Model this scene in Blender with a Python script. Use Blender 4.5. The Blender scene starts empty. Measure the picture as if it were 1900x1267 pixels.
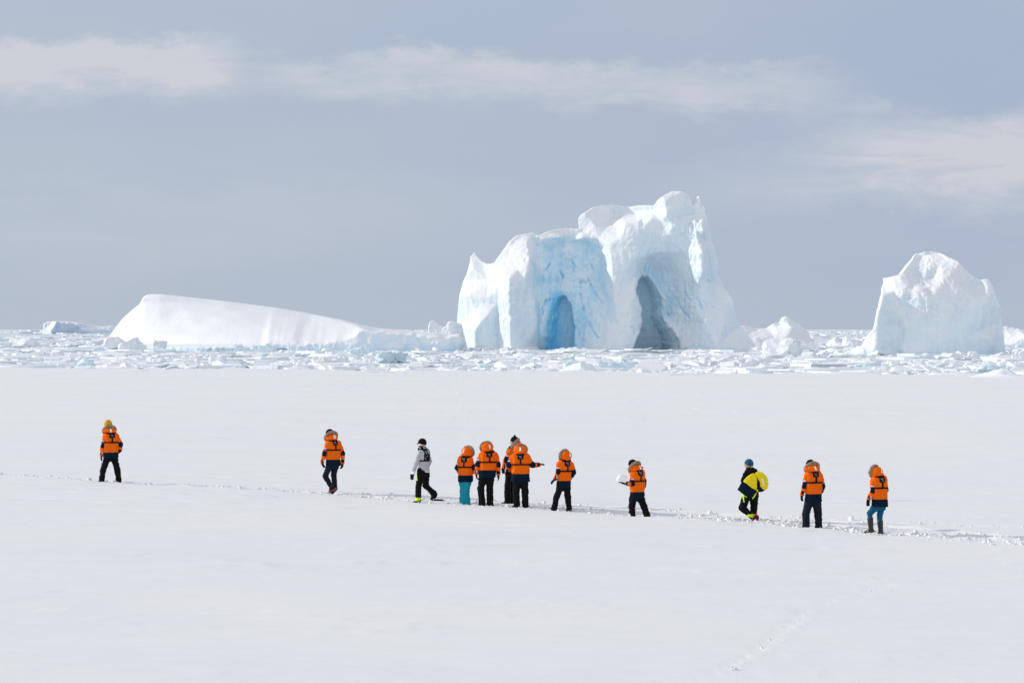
import bpy, bmesh, math, random
import numpy as np
from mathutils import Vector, Matrix

SC = bpy.context.scene
COL = SC.collection
R = math.radians
f32 = np.float32

# ------------------------------------------------------------------ camera
FPX = 100.0 / 36.0 * 1900.0        # focal length in photo pixels
CZ = 4.68                          # camera height above the sea
HOR = 611.0                        # horizon row of the photo
cam = bpy.data.cameras.new('camera')
cam.lens = 100; cam.sensor_width = 36; cam.clip_start = 0.5; cam.clip_end = 80000
co = bpy.data.objects.new('camera', cam); COL.objects.link(co)
co.location = (0, 0, CZ); co.rotation_euler = (R(90) - math.atan(22.5 / FPX), 0, 0)
SC.camera = co

# ------------------------------------------------------------------ light
SUN_EL = 23.0
SUN_AZ = -82.0                     # degrees clockwise from +Y (straight ahead): -90 is exactly left
SC.view_settings.view_transform = 'Standard'
SC.view_settings.look = 'None'
SC.view_settings.exposure = 0.0
SC.view_settings.gamma = 1.0
sd = Vector((math.sin(R(SUN_AZ)) * math.cos(R(SUN_EL)), math.cos(R(SUN_AZ)) * math.cos(R(SUN_EL)), math.sin(R(SUN_EL))))
sl = bpy.data.lights.new('sun', 'SUN'); sl.energy = 2.6; sl.angle = R(0.53); sl.color = (1.0, 0.955, 0.90)
so = bpy.data.objects.new('sun', sl); COL.objects.link(so)
so.rotation_euler = sd.to_track_quat('Z', 'Y').to_euler(); so.location = (-50, 0, 60)

W = bpy.data.worlds.new('World'); SC.world = W; W.use_nodes = True
nt = W.node_tree; nt.nodes.clear()
def N(tree, kind, **kw):
    n = tree.nodes.new(kind)
    for k, v in kw.items():
        if k.startswith('_'): n.inputs[k[1:].replace('_', ' ')].default_value = v
        else: setattr(n, k, v)
    return n
def mth(tree, op, a, b=None, c=None, clamp=False):
    n = tree.nodes.new('ShaderNodeMath'); n.operation = op; n.use_clamp = clamp
    for i, v in enumerate((a, b, c)):
        if v is None: continue
        if isinstance(v, (int, float)): n.inputs[i].default_value = v
        else: tree.links.new(v, n.inputs[i])
    return n.outputs[0]
def sstep(tree, v, a, b):
    n = tree.nodes.new('ShaderNodeMapRange'); n.interpolation_type = 'SMOOTHSTEP'
    tree.links.new(v, n.inputs[0]); n.inputs[1].default_value = a; n.inputs[2].default_value = b
    return n.outputs[0]
def world():
    L = nt.links.new
    out = N(nt, 'ShaderNodeOutputWorld')
    sky = N(nt, 'ShaderNodeTexSky'); sky.sky_type = 'NISHITA'; sky.sun_disc = False
    sky.sun_elevation = R(SUN_EL); sky.sun_rotation = R(SUN_AZ); sky.air_density = 1.0; sky.dust_density = 0.6; sky.ozone_density = 1.0
    b1 = N(nt, 'ShaderNodeBackground'); b1.inputs[1].default_value = 0.07; L(sky.outputs[0], b1.inputs[0])
    tc = N(nt, 'ShaderNodeTexCoord'); sp = N(nt, 'ShaderNodeSeparateXYZ'); L(tc.outputs['Generated'], sp.inputs[0])
    x, y, z = sp.outputs
    h = mth(nt, 'SQRT', mth(nt, 'ADD', mth(nt, 'MULTIPLY', x, x), mth(nt, 'MULTIPLY', y, y)))
    az = mth(nt, 'ARCTAN2', x, y)              # 0 ahead, + to the right
    el = mth(nt, 'ARCTAN2', z, h)
    U = mth(nt, 'MULTIPLY', az, 5.6)           # frame is about +-1
    V = mth(nt, 'MULTIPLY', el, 10.0)          # frame top is about 1.15
    cv = N(nt, 'ShaderNodeCombineXYZ'); L(U, cv.inputs[0]); L(V, cv.inputs[1])
    def noise(sx, sy, det, rough, off=0.0, dist=0.0):
        m = N(nt, 'ShaderNodeMapping'); m.inputs['Scale'].default_value = (sx, sy, 1); m.inputs['Location'].default_value = (off, off * 0.7, off)
        L(cv.outputs[0], m.inputs[0])
        n = N(nt, 'ShaderNodeTexNoise'); n.inputs['Scale'].default_value = 1; n.inputs['Detail'].default_value = det
        n.inputs['Roughness'].default_value = rough; n.inputs['Distortion'].default_value = dist
        L(m.outputs[0], n.inputs[0]); return n.outputs[0]
    wob = mth(nt, 'MULTIPLY', mth(nt, 'SUBTRACT', noise(2.2, 2.0, 5, 0.62, 3.1), 0.5), 0.36)
    wob2 = mth(nt, 'MULTIPLY', mth(nt, 'SUBTRACT', noise(9.0, 13.0, 5, 0.7, 9.1), 0.5), 0.16)
    Vw = mth(nt, 'ADD', V, mth(nt, 'ADD', wob, wob2))
    Uw = mth(nt, 'ADD', U, mth(nt, 'MULTIPLY', wob, 0.8))
    def band(c0, slope, curv, up, dn, u0, u1, fade, amp):
        ctr = mth(nt, 'ADD', mth(nt, 'ADD', mth(nt, 'MULTIPLY', Uw, slope), c0), mth(nt, 'MULTIPLY', mth(nt, 'MULTIPLY', Uw, Uw), curv))
        d = mth(nt, 'SUBTRACT', Vw, ctr)
        hi = mth(nt, 'SUBTRACT', 1.0, sstep(nt, d, up * 0.25, up)); lo = sstep(nt, d, -dn, -dn * 0.1)
        a = sstep(nt, Uw, u0 - fade, u0 + fade); b = mth(nt, 'SUBTRACT', 1.0, sstep(nt, Uw, u1 - fade, u1 + fade))
        r = mth(nt, 'MULTIPLY', mth(nt, 'MULTIPLY', hi, lo), mth(nt, 'MULTIPLY', a, b))
        return mth(nt, 'MULTIPLY', r, amp)
    bands = [band(0.95, 0.03, 0.0, 0.13, 0.20, -1.3, -0.57, 0.06, 1.5),
             band(0.885, -0.06, -0.10, 0.10, 0.14, -0.44, 0.62, 0.12, 0.9),
             band(0.87, 0.0, 0.0, 0.10, 0.12, -0.62, -0.25, 0.15, 0.25),
             band(0.62, 0.03, 0.0, 0.14, 0.30, 0.60, 1.5, 0.14, 1.0),
             band(0.46, 0.10, 0.0, 0.12, 0.18, 0.42, 1.05, 0.2, 0.45),
             band(0.42, 0.0, 0.0, 0.15, 0.25, -1.3, -0.2, 0.3, 0.22)]
    s = bands[0]
    for b in bands[1:]: s = mth(nt, 'ADD', s, b)
    tex = sstep(nt, noise(3.0, 7.5, 7, 0.66, 1.7, 0.5), 0.25, 0.70)
    s = mth(nt, 'MULTIPLY', s, mth(nt, 'ADD', 0.22, mth(nt, 'MULTIPLY', tex, 0.80)))
    soft = sstep(nt, noise(0.9, 2.2, 4, 0.5, 5.0), 0.35, 0.75)
    s = mth(nt, 'ADD', s, mth(nt, 'MULTIPLY', soft, 0.18), clamp=True)
    # veil colour: grey blue, a little bluer to the right and low down, warmer grey in the cloud
    def mixc(fac, a, b):
        n = N(nt, 'ShaderNodeMix'); n.data_type = 'RGBA'
        if isinstance(fac, float): n.inputs[0].default_value = fac
        else: L(fac, n.inputs[0])
        for i, c in ((6, a), (7, b)):
            if isinstance(c, tuple): n.inputs[i].default_value = (*c, 1)
            else: L(c, n.inputs[i])
        return n.outputs[2]
    lr = sstep(nt, U, -1.2, 1.3)
    base = mixc(lr, (0.452, 0.528, 0.648), (0.385, 0.472, 0.630))
    lowm = mth(nt, 'SUBTRACT', 1.0, sstep(nt, V, 0.0, 0.45))
    base = mixc(mth(nt, 'MULTIPLY', lowm, 0.35), base, (0.50, 0.56, 0.665))
    pat = sstep(nt, noise(1.1, 1.6, 3, 0.5, 12.0), 0.3, 0.7)
    base = mixc(mth(nt, 'MULTIPLY', pat, 0.45), base, (0.465, 0.525, 0.630))
    up = sstep(nt, el, 0.16, 1.1)
    base = mixc(up, base, (0.53, 0.565, 0.63))
    bk = sstep(nt, mth(nt, 'MULTIPLY', y, -1.0), -0.1, 0.7)
    base = mixc(mth(nt, 'MULTIPLY', bk, 0.9), base, (0.70, 0.755, 0.85))
    colr = mixc(mth(nt, 'MULTIPLY', s, 0.85), base, (0.655, 0.672, 0.725))
    b2 = N(nt, 'ShaderNodeBackground'); b2.inputs[1].default_value = 1.0; L(colr, b2.inputs[0])
    ms = N(nt, 'ShaderNodeMixShader'); ms.inputs[0].default_value = 0.94
    L(b1.outputs[0], ms.inputs[1]); L(b2.outputs[0], ms.inputs[2]); L(ms.outputs[0], out.inputs[0])
world()

# ------------------------------------------------------------------ numpy tools
_LAT = {}
def vnoise(P, scale, seed, aniso=(1, 1, 1)):
    """smooth value noise in [-1,1] at points P (n,3)"""
    if seed not in _LAT: _LAT[seed] = np.random.RandomState(seed).rand(32, 32, 32).astype(f32) * 2 - 1
    T = _LAT[seed]
    q = [P[:, i] * (scale * aniso[i]) + 17.3 * i + seed * 3.7 for i in range(3)]
    fl = [np.floor(a) for a in q]
    t = [a - b for a, b in zip(q, fl)]; t = [a * a * (3 - 2 * a) for a in t]
    i0 = [b.astype(np.int64) & 31 for b in fl]; i1 = [(a + 1) & 31 for a in i0]
    r = 0
    for a in (0, 1):
        for b in (0, 1):
            for c in (0, 1):
                w = (t[0] if a else 1 - t[0]) * (t[1] if b else 1 - t[1]) * (t[2] if c else 1 - t[2])
                r = r + w * T[(i1 if a else i0)[0], (i1 if b else i0)[1], (i1 if c else i0)[2]]
    return r
def fbm(P, scale, seed, octs=4, gain=0.5, aniso=(1, 1, 1)):
    r = 0; a = 1
    for o in range(octs):
        r = r + a * vnoise(P, scale * 2.03 ** o, seed + o * 7, aniso); a *= gain
    return r
def noise2(x, y, sx, sy, seed, octs=1, gain=0.5):
    sh = x.shape; P = np.stack([x.ravel() * sx, y.ravel() * sy, np.full(x.size, 0.37)], 1)
    return fbm(P, 1.0, seed, octs, gain).reshape(sh)
def gridnoise(shape, h, scale, seed):
    rs = np.random.RandomState(seed)
    a = rs.rand(*[int(n * h * s) + 3 for n, s in zip(shape, scale)]).astype(f32) * 2 - 1
    for ax in range(3):
        p = np.arange(shape[ax], dtype=f32) * h * scale[ax]; i = np.floor(p).astype(int); t = (p - i).astype(f32); t = t * t * (3 - 2 * t)
        s = [1, 1, 1]; s[ax] = -1; t = t.reshape(s)
        a = np.take(a, i, ax) * (1 - t) + np.take(a, i + 1, ax) * t
    return a
def surfnet(F, org, h):
    """naive surface nets; F<0 inside; returns verts, quads"""
    F = np.pad(F, 1, constant_values=abs(h)); org = np.array(org, float) - h
    ins = F < 0
    nx, ny, nz = F.shape
    c = ins[:-1, :-1, :-1].astype(np.uint8)
    for a in (0, 1):
        for b in (0, 1):
            for d in (0, 1):
                if a or b or d: c = c + ins[a:nx - 1 + a, b:ny - 1 + b, d:nz - 1 + d]
    act = (c > 0) & (c < 8)
    I, J, K = np.nonzero(act)
    idx = np.full(act.shape, -1, np.int64); idx[I, J, K] = np.arange(len(I))
    acc = np.zeros((len(I), 3)); cnt = np.zeros(len(I))
    for ax in range(3):
        o1, o2 = [k for k in range(3) if k != ax]
        for b in (0, 1):
            for d in (0, 1):
                off = [0, 0, 0]; off[o1] = b; off[o2] = d
                f0 = F[I + off[0], J + off[1], K + off[2]]
                off2 = list(off); off2[ax] = 1
                f1 = F[I + off2[0], J + off2[1], K + off2[2]]
                m = (f0 < 0) != (f1 < 0)
                t = np.where(m, f0 / np.where(m, f0 - f1, 1), 0)
                p = np.zeros((len(I), 3)); p[:, o1] = b; p[:, o2] = d; p[:, ax] = t
                acc += p * m[:, None]; cnt += m
    V = acc / np.maximum(cnt, 1)[:, None] + np.stack([I, J, K], 1)
    V = V * h + org
    quads = []
    for ax in range(3):
        o1, o2 = (ax + 1) % 3, (ax + 2) % 3
        s0 = [slice(None)] * 3; s1 = [slice(None)] * 3
        s0[ax] = slice(0, -1); s1[ax] = slice(1, None)
        A = ins[tuple(s0)]; B = ins[tuple(s1)]
        E = np.argwhere(A != B)
        E = E[(E[:, o1] > 0) & (E[:, o2] > 0) & (E[:, o1] < F.shape[o1] - 1) & (E[:, o2] < F.shape[o2] - 1)]
        sgn = A[E[:, 0], E[:, 1], E[:, 2]]
        def cell(d1, d2):
            q = E.copy(); q[:, o1] += d1; q[:, o2] += d2
            return idx[q[:, 0], q[:, 1], q[:, 2]]
        Q = np.stack([cell(-1, -1), cell(0, -1), cell(0, 0), cell(-1, 0)], 1)
        Q[~sgn] = Q[~sgn][:, ::-1]
        quads.append(Q)
    return V, np.concatenate(quads)
def mesh_np(name, V, Q, mats, smooth=True, mi=None, attrs=None):
    me = bpy.data.meshes.new(name)
    V = np.asarray(V, f32); Q = np.asarray(Q, np.int32); n = Q.shape[1]
    me.vertices.add(len(V)); me.vertices.foreach_set('co', V.ravel())
    me.loops.add(Q.size); me.loops.foreach_set('vertex_index', Q.ravel())
    me.polygons.add(len(Q))
    me.polygons.foreach_set('loop_start', np.arange(0, Q.size, n, dtype=np.int32))
    try: me.polygons.foreach_set('loop_total', np.full(len(Q), n, np.int32))
    except Exception: pass
    if mi is not None: me.polygons.foreach_set('material_index', np.asarray(mi, np.int32))
    me.polygons.foreach_set('use_smooth', np.full(len(Q), smooth, bool))
    for m in (mats if isinstance(mats, (list, tuple)) else [mats]): me.materials.append(m)
    for k, v in (attrs or {}).items():
        a = me.attributes.new(k, 'FLOAT', 'POINT'); a.data.foreach_set('value', np.asarray(v, f32))
    me.update(calc_edges=True); me.validate()
    return me
def link(name, me, parent=None, loc=(0, 0, 0)):
    o = bpy.data.objects.new(name, me); COL.objects.link(o); o.location = loc
    if parent is not None: o.parent = parent
    return o
def tag(o, label=None, cat=None, group=None, kind=None):
    if label: o['label'] = label
    if cat: o['category'] = cat
    if group: o['group'] = group
    if kind: o['kind'] = kind
    return o
def vnormals(V, Q):
    n = np.cross(V[Q[:, 2]] - V[Q[:, 0]], V[Q[:, 3]] - V[Q[:, 1]])
    N_ = np.zeros_like(V)
    for k in range(4):
        for c in range(3): N_[:, c] += np.bincount(Q[:, k], n[:, c], len(V))
    return N_ / np.maximum(np.linalg.norm(N_, axis=1, keepdims=True), 1e-9)
def smax(a, b, k): 
    h = np.clip(0.5 + 0.5 * (a - b) / k, 0, 1); return b + (a - b) * h + k * h * (1 - h)
def smin(a, b, k): return -smax(-a, -b, k)
def sst(x, a, b):
    t = np.clip((x - a) / (b - a), 0, 1); return t * t * (3 - 2 * t)
def seg2(X, Y, a, b):
    dx, dy = b[0] - a[0], b[1] - a[1]; t = np.clip(((X - a[0]) * dx + (Y - a[1]) * dy) / (dx * dx + dy * dy + 1e-9), 0, 1)
    return np.hypot(X - a[0] - t * dx, Y - a[1] - t * dy)
def poly2(X, Y, pts):
    d = np.full(X.shape, 1e9); ins = np.zeros(X.shape, bool); n = len(pts)
    for i in range(n):
        a, b = pts[i], pts[(i + 1) % n]
        d = np.minimum(d, seg2(X, Y, a, b))
        c = ((a[1] > Y) != (b[1] > Y))
        if a[1] != b[1]: ins ^= c & (X < (b[0] - a[0]) * (Y - a[1]) / (b[1] - a[1]) + a[0])
    return np.where(ins, -d, d)
def rbf(X, Y, ctrl, smooth=0.5):
    C = np.array(ctrl, float); A = np.hypot(C[:, None, 0] - C[None, :, 0], C[:, None, 1] - C[None, :, 1])
    n = len(C); M = np.zeros((n + 1, n + 1)); M[:n, :n] = A - np.eye(n) * smooth; M[n, :n] = 1; M[:n, n] = 1
    w = np.linalg.solve(M, np.append(C[:, 2], 0)); r = np.full(X.shape, w[n])
    for i in range(n): r = r + w[i] * np.hypot(X - C[i, 0], Y - C[i, 1])
    return r

from mathutils.geometry import delaunay_2d_cdt
def blur2(F, n):
    for _ in range(n):
        G = np.pad(F, 1, mode='edge'); F = (G[:-2, 1:-1] + 2 * G[1:-1, 1:-1] + G[2:, 1:-1]) / 4
        G = np.pad(F, 1, mode='edge'); F = (G[1:-1, :-2] + 2 * G[1:-1, 1:-1] + G[1:-1, 2:]) / 4
    return F
def facets(X, Y, ctrl, mixr=0.25, nblur=2):
    """creased surface through the control points, mixed with a little of the smooth one"""
    S_ = rbf(X, Y, ctrl, 0.4)
    x0, x1, y0, y1 = X.min() - 30, X.max() + 30, Y.min() - 30, Y.max() + 30
    bx = [(x0, y0), (x1, y0), (x1, y1), (x0, y1)] + [(x0 + (x1 - x0) * t, y) for t in (0.2, 0.4, 0.6, 0.8) for y in (y0, y1)] + [(x, y0 + (y1 - y0) * t) for t in (0.33, 0.66) for x in (x0, x1)]
    bz = rbf(np.array([b[0] for b in bx]), np.array([b[1] for b in bx]), ctrl, 0.4)
    P = [(c[0], c[1]) for c in ctrl] + bx; Z = [c[2] for c in ctrl] + list(bz)
    vo, _, tris, ov, _, _ = delaunay_2d_cdt([Vector(p) for p in P], [], [], 0, 0.01)
    zo = [np.mean([Z[j] for j in o]) for o in ov]; F = S_.copy()
    for t in tris:
        a, b, c = [vo[i] for i in t]; den = (b.y - c.y) * (a.x - c.x) + (c.x - b.x) * (a.y - c.y)
        if abs(den) < 1e-6: continue
        m = (X >= min(a.x, b.x, c.x)) & (X <= max(a.x, b.x, c.x)) & (Y >= min(a.y, b.y, c.y)) & (Y <= max(a.y, b.y, c.y))
        if not m.any(): continue
        l1 = ((b.y - c.y) * (X[m] - c.x) + (c.x - b.x) * (Y[m] - c.y)) / den; l2 = ((c.y - a.y) * (X[m] - c.x) + (a.x - c.x) * (Y[m] - c.y)) / den; l3 = 1 - l1 - l2
        q = (l1 >= -1e-6) & (l2 >= -1e-6) & (l3 >= -1e-6); z = l1 * zo[t[0]] + l2 * zo[t[1]] + l3 * zo[t[2]]
        f = F[m]; f[q] = z[q]; F[m] = f
    return blur2(F * (1 - mixr) + S_ * mixr, nblur)

# ------------------------------------------------------------------ materials
def mat(name, col, rough=0.7, spec=0.3, var=0.0, vscale=20.0, bump=0.0, bscale=40.0, sheen=0.0):
    m = bpy.data.materials.new(name); m.use_nodes = True; t = m.node_tree; b = t.nodes['Principled BSDF']
    b.inputs['Base Color'].default_value = (*col, 1); b.inputs['Roughness'].default_value = rough
    b.inputs['Specular IOR Level'].default_value = spec
    if sheen: b.inputs['Sheen Weight'].default_value = sheen
    tc = N(t, 'ShaderNodeTexCoord')
    if var:
        n = N(t, 'ShaderNodeTexNoise', _Scale=vscale, _Detail=4.0); t.links.new(tc.outputs['Object'], n.inputs[0])
        mx = N(t, 'ShaderNodeMix'); mx.data_type = 'RGBA'; t.links.new(n.outputs[0], mx.inputs[0])
        mx.inputs[6].default_value = (*[c * (1 - var) for c in col], 1); mx.inputs[7].default_value = (*[min(1, c * (1 + var)) for c in col], 1)
        t.links.new(mx.outputs[2], b.inputs['Base Color'])
    if bump:
        n = N(t, 'ShaderNodeTexNoise', _Scale=bscale, _Detail=5.0); t.links.new(tc.outputs['Object'], n.inputs[0])
        bp = N(t, 'ShaderNodeBump', _Strength=1.0, _Distance=bump); t.links.new(n.outputs[0], bp.inputs['Height']); t.links.new(bp.outputs[0], b.inputs['Normal'])
    return m
def snow_mat(name, layers, base=(0.905, 0.885, 0.862), tint=(0.87, 0.862, 0.858)):
    """layers: (scale xyz, detail, rough, bump distance)"""
    m = bpy.data.materials.new(name); m.use_nodes = True; t = m.node_tree; b = t.nodes['Principled BSDF']; L = t.links.new
    b.inputs['Roughness'].default_value = 0.75; b.inputs['Specular IOR Level'].default_value = 0.12
    geo = N(t, 'ShaderNodeNewGeometry')
    n0 = N(t, 'ShaderNodeTexNoise', _Scale=1.0, _Detail=5.0, _Roughness=0.6); mp = N(t, 'ShaderNodeMapping'); mp.inputs['Scale'].default_value = (0.09, 0.12, 0.1)
    L(geo.outputs['Position'], mp.inputs[0]); L(mp.outputs[0], n0.inputs[0])
    mr = N(t, 'ShaderNodeMapRange'); mr.inputs[1].default_value = 0.35; mr.inputs[2].default_value = 0.65; L(n0.outputs[0], mr.inputs[0])
    mx = N(t, 'ShaderNodeMix'); mx.data_type = 'RGBA'; mx.inputs[6].default_value = (*base, 1); mx.inputs[7].default_value = (*tint, 1)
    L(mr.outputs[0], mx.inputs[0]); L(mx.outputs[2], b.inputs['Base Color'])
    prev = None
    for sc, det, ro, dist in layers:
        mp = N(t, 'ShaderNodeMapping'); mp.inputs['Scale'].default_value = sc; L(geo.outputs['Position'], mp.inputs[0])
        n = N(t, 'ShaderNodeTexNoise', _Scale=1.0, _Detail=det, _Roughness=ro); L(mp.outputs[0], n.inputs[0])
        bp = N(t, 'ShaderNodeBump', _Strength=1.0, _Distance=dist); L(n.outputs[0], bp.inputs['Height'])
        if prev is not None: L(prev, bp.inputs['Normal'])
        prev = bp.outputs[0]
    L(prev, b.inputs['Normal'])
    return m
def ice_mat(name, bscale, bdist, snow=(0.90, 0.905, 0.915), wall=(0.72, 0.81, 0.88), zlo=0.15, zhi=0.55):
    m = bpy.data.materials.new(name); m.use_nodes = True; t = m.node_tree; b = t.nodes['Principled BSDF']; L = t.links.new
    b.inputs['Roughness'].default_value = 0.6; b.inputs['Specular IOR Level'].default_value = 0.25
    geo = N(t, 'ShaderNodeNewGeometry'); sp = N(t, 'ShaderNodeSeparateXYZ'); L(geo.outputs['Normal'], sp.inputs[0])
    def noise(sc, det, ro, dist=0.0):
        mp = N(t, 'ShaderNodeMapping'); mp.inputs['Scale'].default_value = sc; L(geo.outputs['Position'], mp.inputs[0])
        n = N(t, 'ShaderNodeTexNoise', _Scale=1.0, _Detail=det, _Roughness=ro, _Distortion=dist); L(mp.outputs[0], n.inputs[0]); return n.outputs[0]
    nn = noise((bscale * 0.5,) * 3, 5, 0.6)
    nz = mth(t, 'ADD', sp.outputs[2], mth(t, 'MULTIPLY', mth(t, 'SUBTRACT', nn, 0.5), 0.28))
    sf = sstep(t, nz, zlo, zhi)
    at = N(t, 'ShaderNodeAttribute'); at.attribute_name = 'blue'
    def mixc(fac, a, bb):
        n = N(t, 'ShaderNodeMix'); n.data_type = 'RGBA'; L(fac, n.inputs[0])
        for i, c in ((6, a), (7, bb)):
            if isinstance(c, tuple): n.inputs[i].default_value = (*c, 1)
            else: L(c, n.inputs[i])
        return n.outputs[2]
    vert = noise((bscale * 1.0, bscale * 1.0, bscale * 0.22), 6, 0.62, 0.4)
    wc = mixc(sstep(t, vert, 0.35, 0.68), wall, tuple(min(0.95, c * 1.10) for c in wall))
    c1 = mixc(sf, wc, snow)
    blu = mixc(sstep(t, vert, 0.3, 0.7), (0.42, 0.72, 0.90), (0.58, 0.82, 0.93))
    c2 = mixc(mth(t, 'MULTIPLY', at.outputs['Fac'], mth(t, 'SUBTRACT', 1.0, mth(t, 'MULTIPLY', sf, 0.2)), clamp=True), c1, blu)
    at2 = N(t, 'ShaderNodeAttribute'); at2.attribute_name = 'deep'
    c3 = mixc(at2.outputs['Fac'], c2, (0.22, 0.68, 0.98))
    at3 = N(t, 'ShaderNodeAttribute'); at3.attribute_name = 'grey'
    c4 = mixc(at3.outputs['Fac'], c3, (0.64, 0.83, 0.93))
    L(c4, b.inputs['Base Color'])
    b1 = N(t, 'ShaderNodeBump', _Strength=1.0, _Distance=bdist); L(vert, b1.inputs['Height'])
    mf = N(t, 'ShaderNodeMapRange'); mf.inputs[3].default_value = 1.0; mf.inputs[4].default_value = 0.10; L(sf, mf.inputs[0]); L(mf.outputs[0], b1.inputs['Strength'])
    b2 = N(t, 'ShaderNodeBump', _Strength=1.0, _Distance=bdist * 0.22); L(noise((bscale * 2.2,) * 3, 5, 0.6), b2.inputs['Height']); L(b1.outputs[0], b2.inputs['Normal'])
    L(b2.outputs[0], b.inputs['Normal'])
    return m
M_field = snow_mat('snow_field', [((0.09, 0.42, 0.4), 6, 0.58, 0.16), ((0.6, 3.0, 2.5), 5, 0.62, 0.030), ((10, 24, 14), 3, 0.6, 0.005)])
M_clump = snow_mat('snow_clump', [((12, 12, 12), 4, 0.6, 0.008)], (0.95, 0.95, 0.955), (0.93, 0.935, 0.945))
M_berg = ice_mat('glacier_ice', 0.5, 0.60, wall=(0.77, 0.85, 0.91), zlo=0.02, zhi=0.38)
M_dome = ice_mat('snowy_ice', 0.30, 0.30, zlo=0.05, zhi=0.30)
M_far = ice_mat('far_ice', 0.12, 1.5, wall=(0.66, 0.76, 0.86))
M_chunk = ice_mat('floe_ice', 1.4, 0.12, snow=(0.93, 0.93, 0.935), wall=(0.84, 0.885, 0.91), zlo=0.3, zhi=0.6)
M_chunk_blue = ice_mat('blue_floe_ice', 1.2, 0.12, snow=(0.88, 0.90, 0.92), wall=(0.70, 0.83, 0.89), zlo=0.4, zhi=0.75)

# ------------------------------------------------------------------ ground: the snow field
def edge_y(x):
    xx = np.clip(x, -260, 220)
    return 294.0 - 0.49 * xx * (1 - 0.25 * (np.abs(xx) / 260) ** 2)
def gz0(x, y):
    """large shape of the snow surface"""
    near = -(4.66 + 0.55 * np.tanh((x + 1.5) / 18.0)) + CZ
    far = 0.30
    k = sst(y, 92.0, 185.0)
    return near * (1 - k) + far * k
def ray(px, py):
    D = 70.0
    for _ in range(60):
        X = (px - 950) / FPX * D
        Dn = (CZ - gz0(np.array(X), np.array(D))) * FPX / (py - HOR)
        D = 0.5 * D + 0.5 * float(Dn)
    return (px - 950) / FPX * D, D
def curve(pts):
    P = np.array([ray(*p) for p in pts]); return P[:, 0], P[:, 1]
TR = curve([(-400, 858), (-100, 874), (0, 880), (100, 887), (210, 895), (350, 903), (480, 909), (615, 917), (780, 932), (960, 941), (1100, 949), (1200, 957), (1320, 964), (1400, 968), (1510, 977), (1630, 990), (1760, 997), (1900, 1007), (2300, 1035)])
TR2 = curve([(620, 914), (740, 923), (1010, 934), (1240, 948), (1420, 960), (1650, 972), (1900, 981), (2300, 1000)])
TR3 = curve([(1240, 950), (1500, 966), (1620, 977), (1760, 988), (1900, 999), (2300, 1022)])
FOOT = [(1345, 1240), (1372, 1226), (1400, 1211), (1420, 1198), (1437, 1182), (1452, 1166), (1462, 1157), (1478, 1150), (1487, 1138), (1540, 1112), (1575, 1101), (1612, 1097), (1641, 1087)]
def relief(x, y):
    z = 0.060 * noise2(x, y, 0.035, 0.09, 5, 3) * sst(y, 0, 40) + 0.018 * noise2(x, y, 0.13, 0.5, 11, 3) + 0.006 * noise2(x, y, 0.8, 2.4, 21, 2)
    # shallow wind-cut ledges
    r = noise2(x, y, 0.08, 0.42, 31, 4); z += 0.030 * (sst(r, 0.45, 0.50) - sst(r, 0.50, 0.9))
    r = noise2(x, y, 0.28, 1.1, 61, 4); z += 0.014 * (sst(r, 0.62, 0.66) - sst(r, 0.66, 1.1))
    t = np.interp(x, TR[0], TR[1]); dy = (y - t) * 0.92
    wd = np.interp(x, [-16, -10, -4, 0, 4, 10, 14], [0.22, 0.38, 0.40, 0.62, 0.85, 1.0, 1.15])
    am = np.interp(x, [-16, -10, -4, 0, 4, 10, 14], [0.022, 0.030, 0.034, 0.038, 0.050, 0.055, 0.058])
    env = np.exp(-(dy / wd) ** 4)
    m = env > 0.01
    if m.any():
        rr = noise2(x[m], y[m], 3.0, 2.2, 41, 4, 0.62)
        z[m] += env[m] * am[m] * (rr * 1.0 - 0.35)
        # each boot print
        pr = noise2(x[m], y[m], 1.5, 1.3, 77, 1); z[m] -= env[m] * am[m] * 1.1 * sst(pr, 0.15, 0.55)
    rim = np.exp(-((np.abs(dy) - wd * 1.05) / (0.25 * wd + 0.05)) ** 2); z += rim * 0.018 * (0.6 + noise2(x, y, 1.3, 1.0, 43, 2))
    for T_, w, a in ((TR2, 0.16, 0.045), (TR3, 0.22, 0.05)):
        t = np.interp(x, T_[0], T_[1]); on = sst(x, T_[0][0] - 0.5, T_[0][0] + 1.5)
        dy = y - t
        z -= on * a * np.exp(-(dy / w) ** 2) * (0.75 + 0.5 * noise2(x, y, 1.5, 1, 51, 2)); z += on * a * 0.6 * np.exp(-((dy - 2.4 * w) / w) ** 2) * (0.6 + noise2(x, y, 2.4, 1.2, 52, 2))
    for i, (px, py) in enumerate(FOOT):
        X, Y = ray(px, py)
        for k in (-1, 0, 1):
            q = ((x - X - k * 0.17) / 0.07) ** 2 + ((y - Y - k * 0.5) / 0.16) ** 2
            z += -0.015 * np.exp(-q) + 0.014 * np.exp(-(((x - X - k * 0.17 - 0.11) / 0.06) ** 2 + ((y - Y - k * 0.5) / 0.16) ** 2))
    return z
def gz(x, y):
    x = np.atleast_1d(np.asarray(x, float)); y = np.atleast_1d(np.asarray(y, float))
    return gz0(x, y) + relief(x, y)
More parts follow.
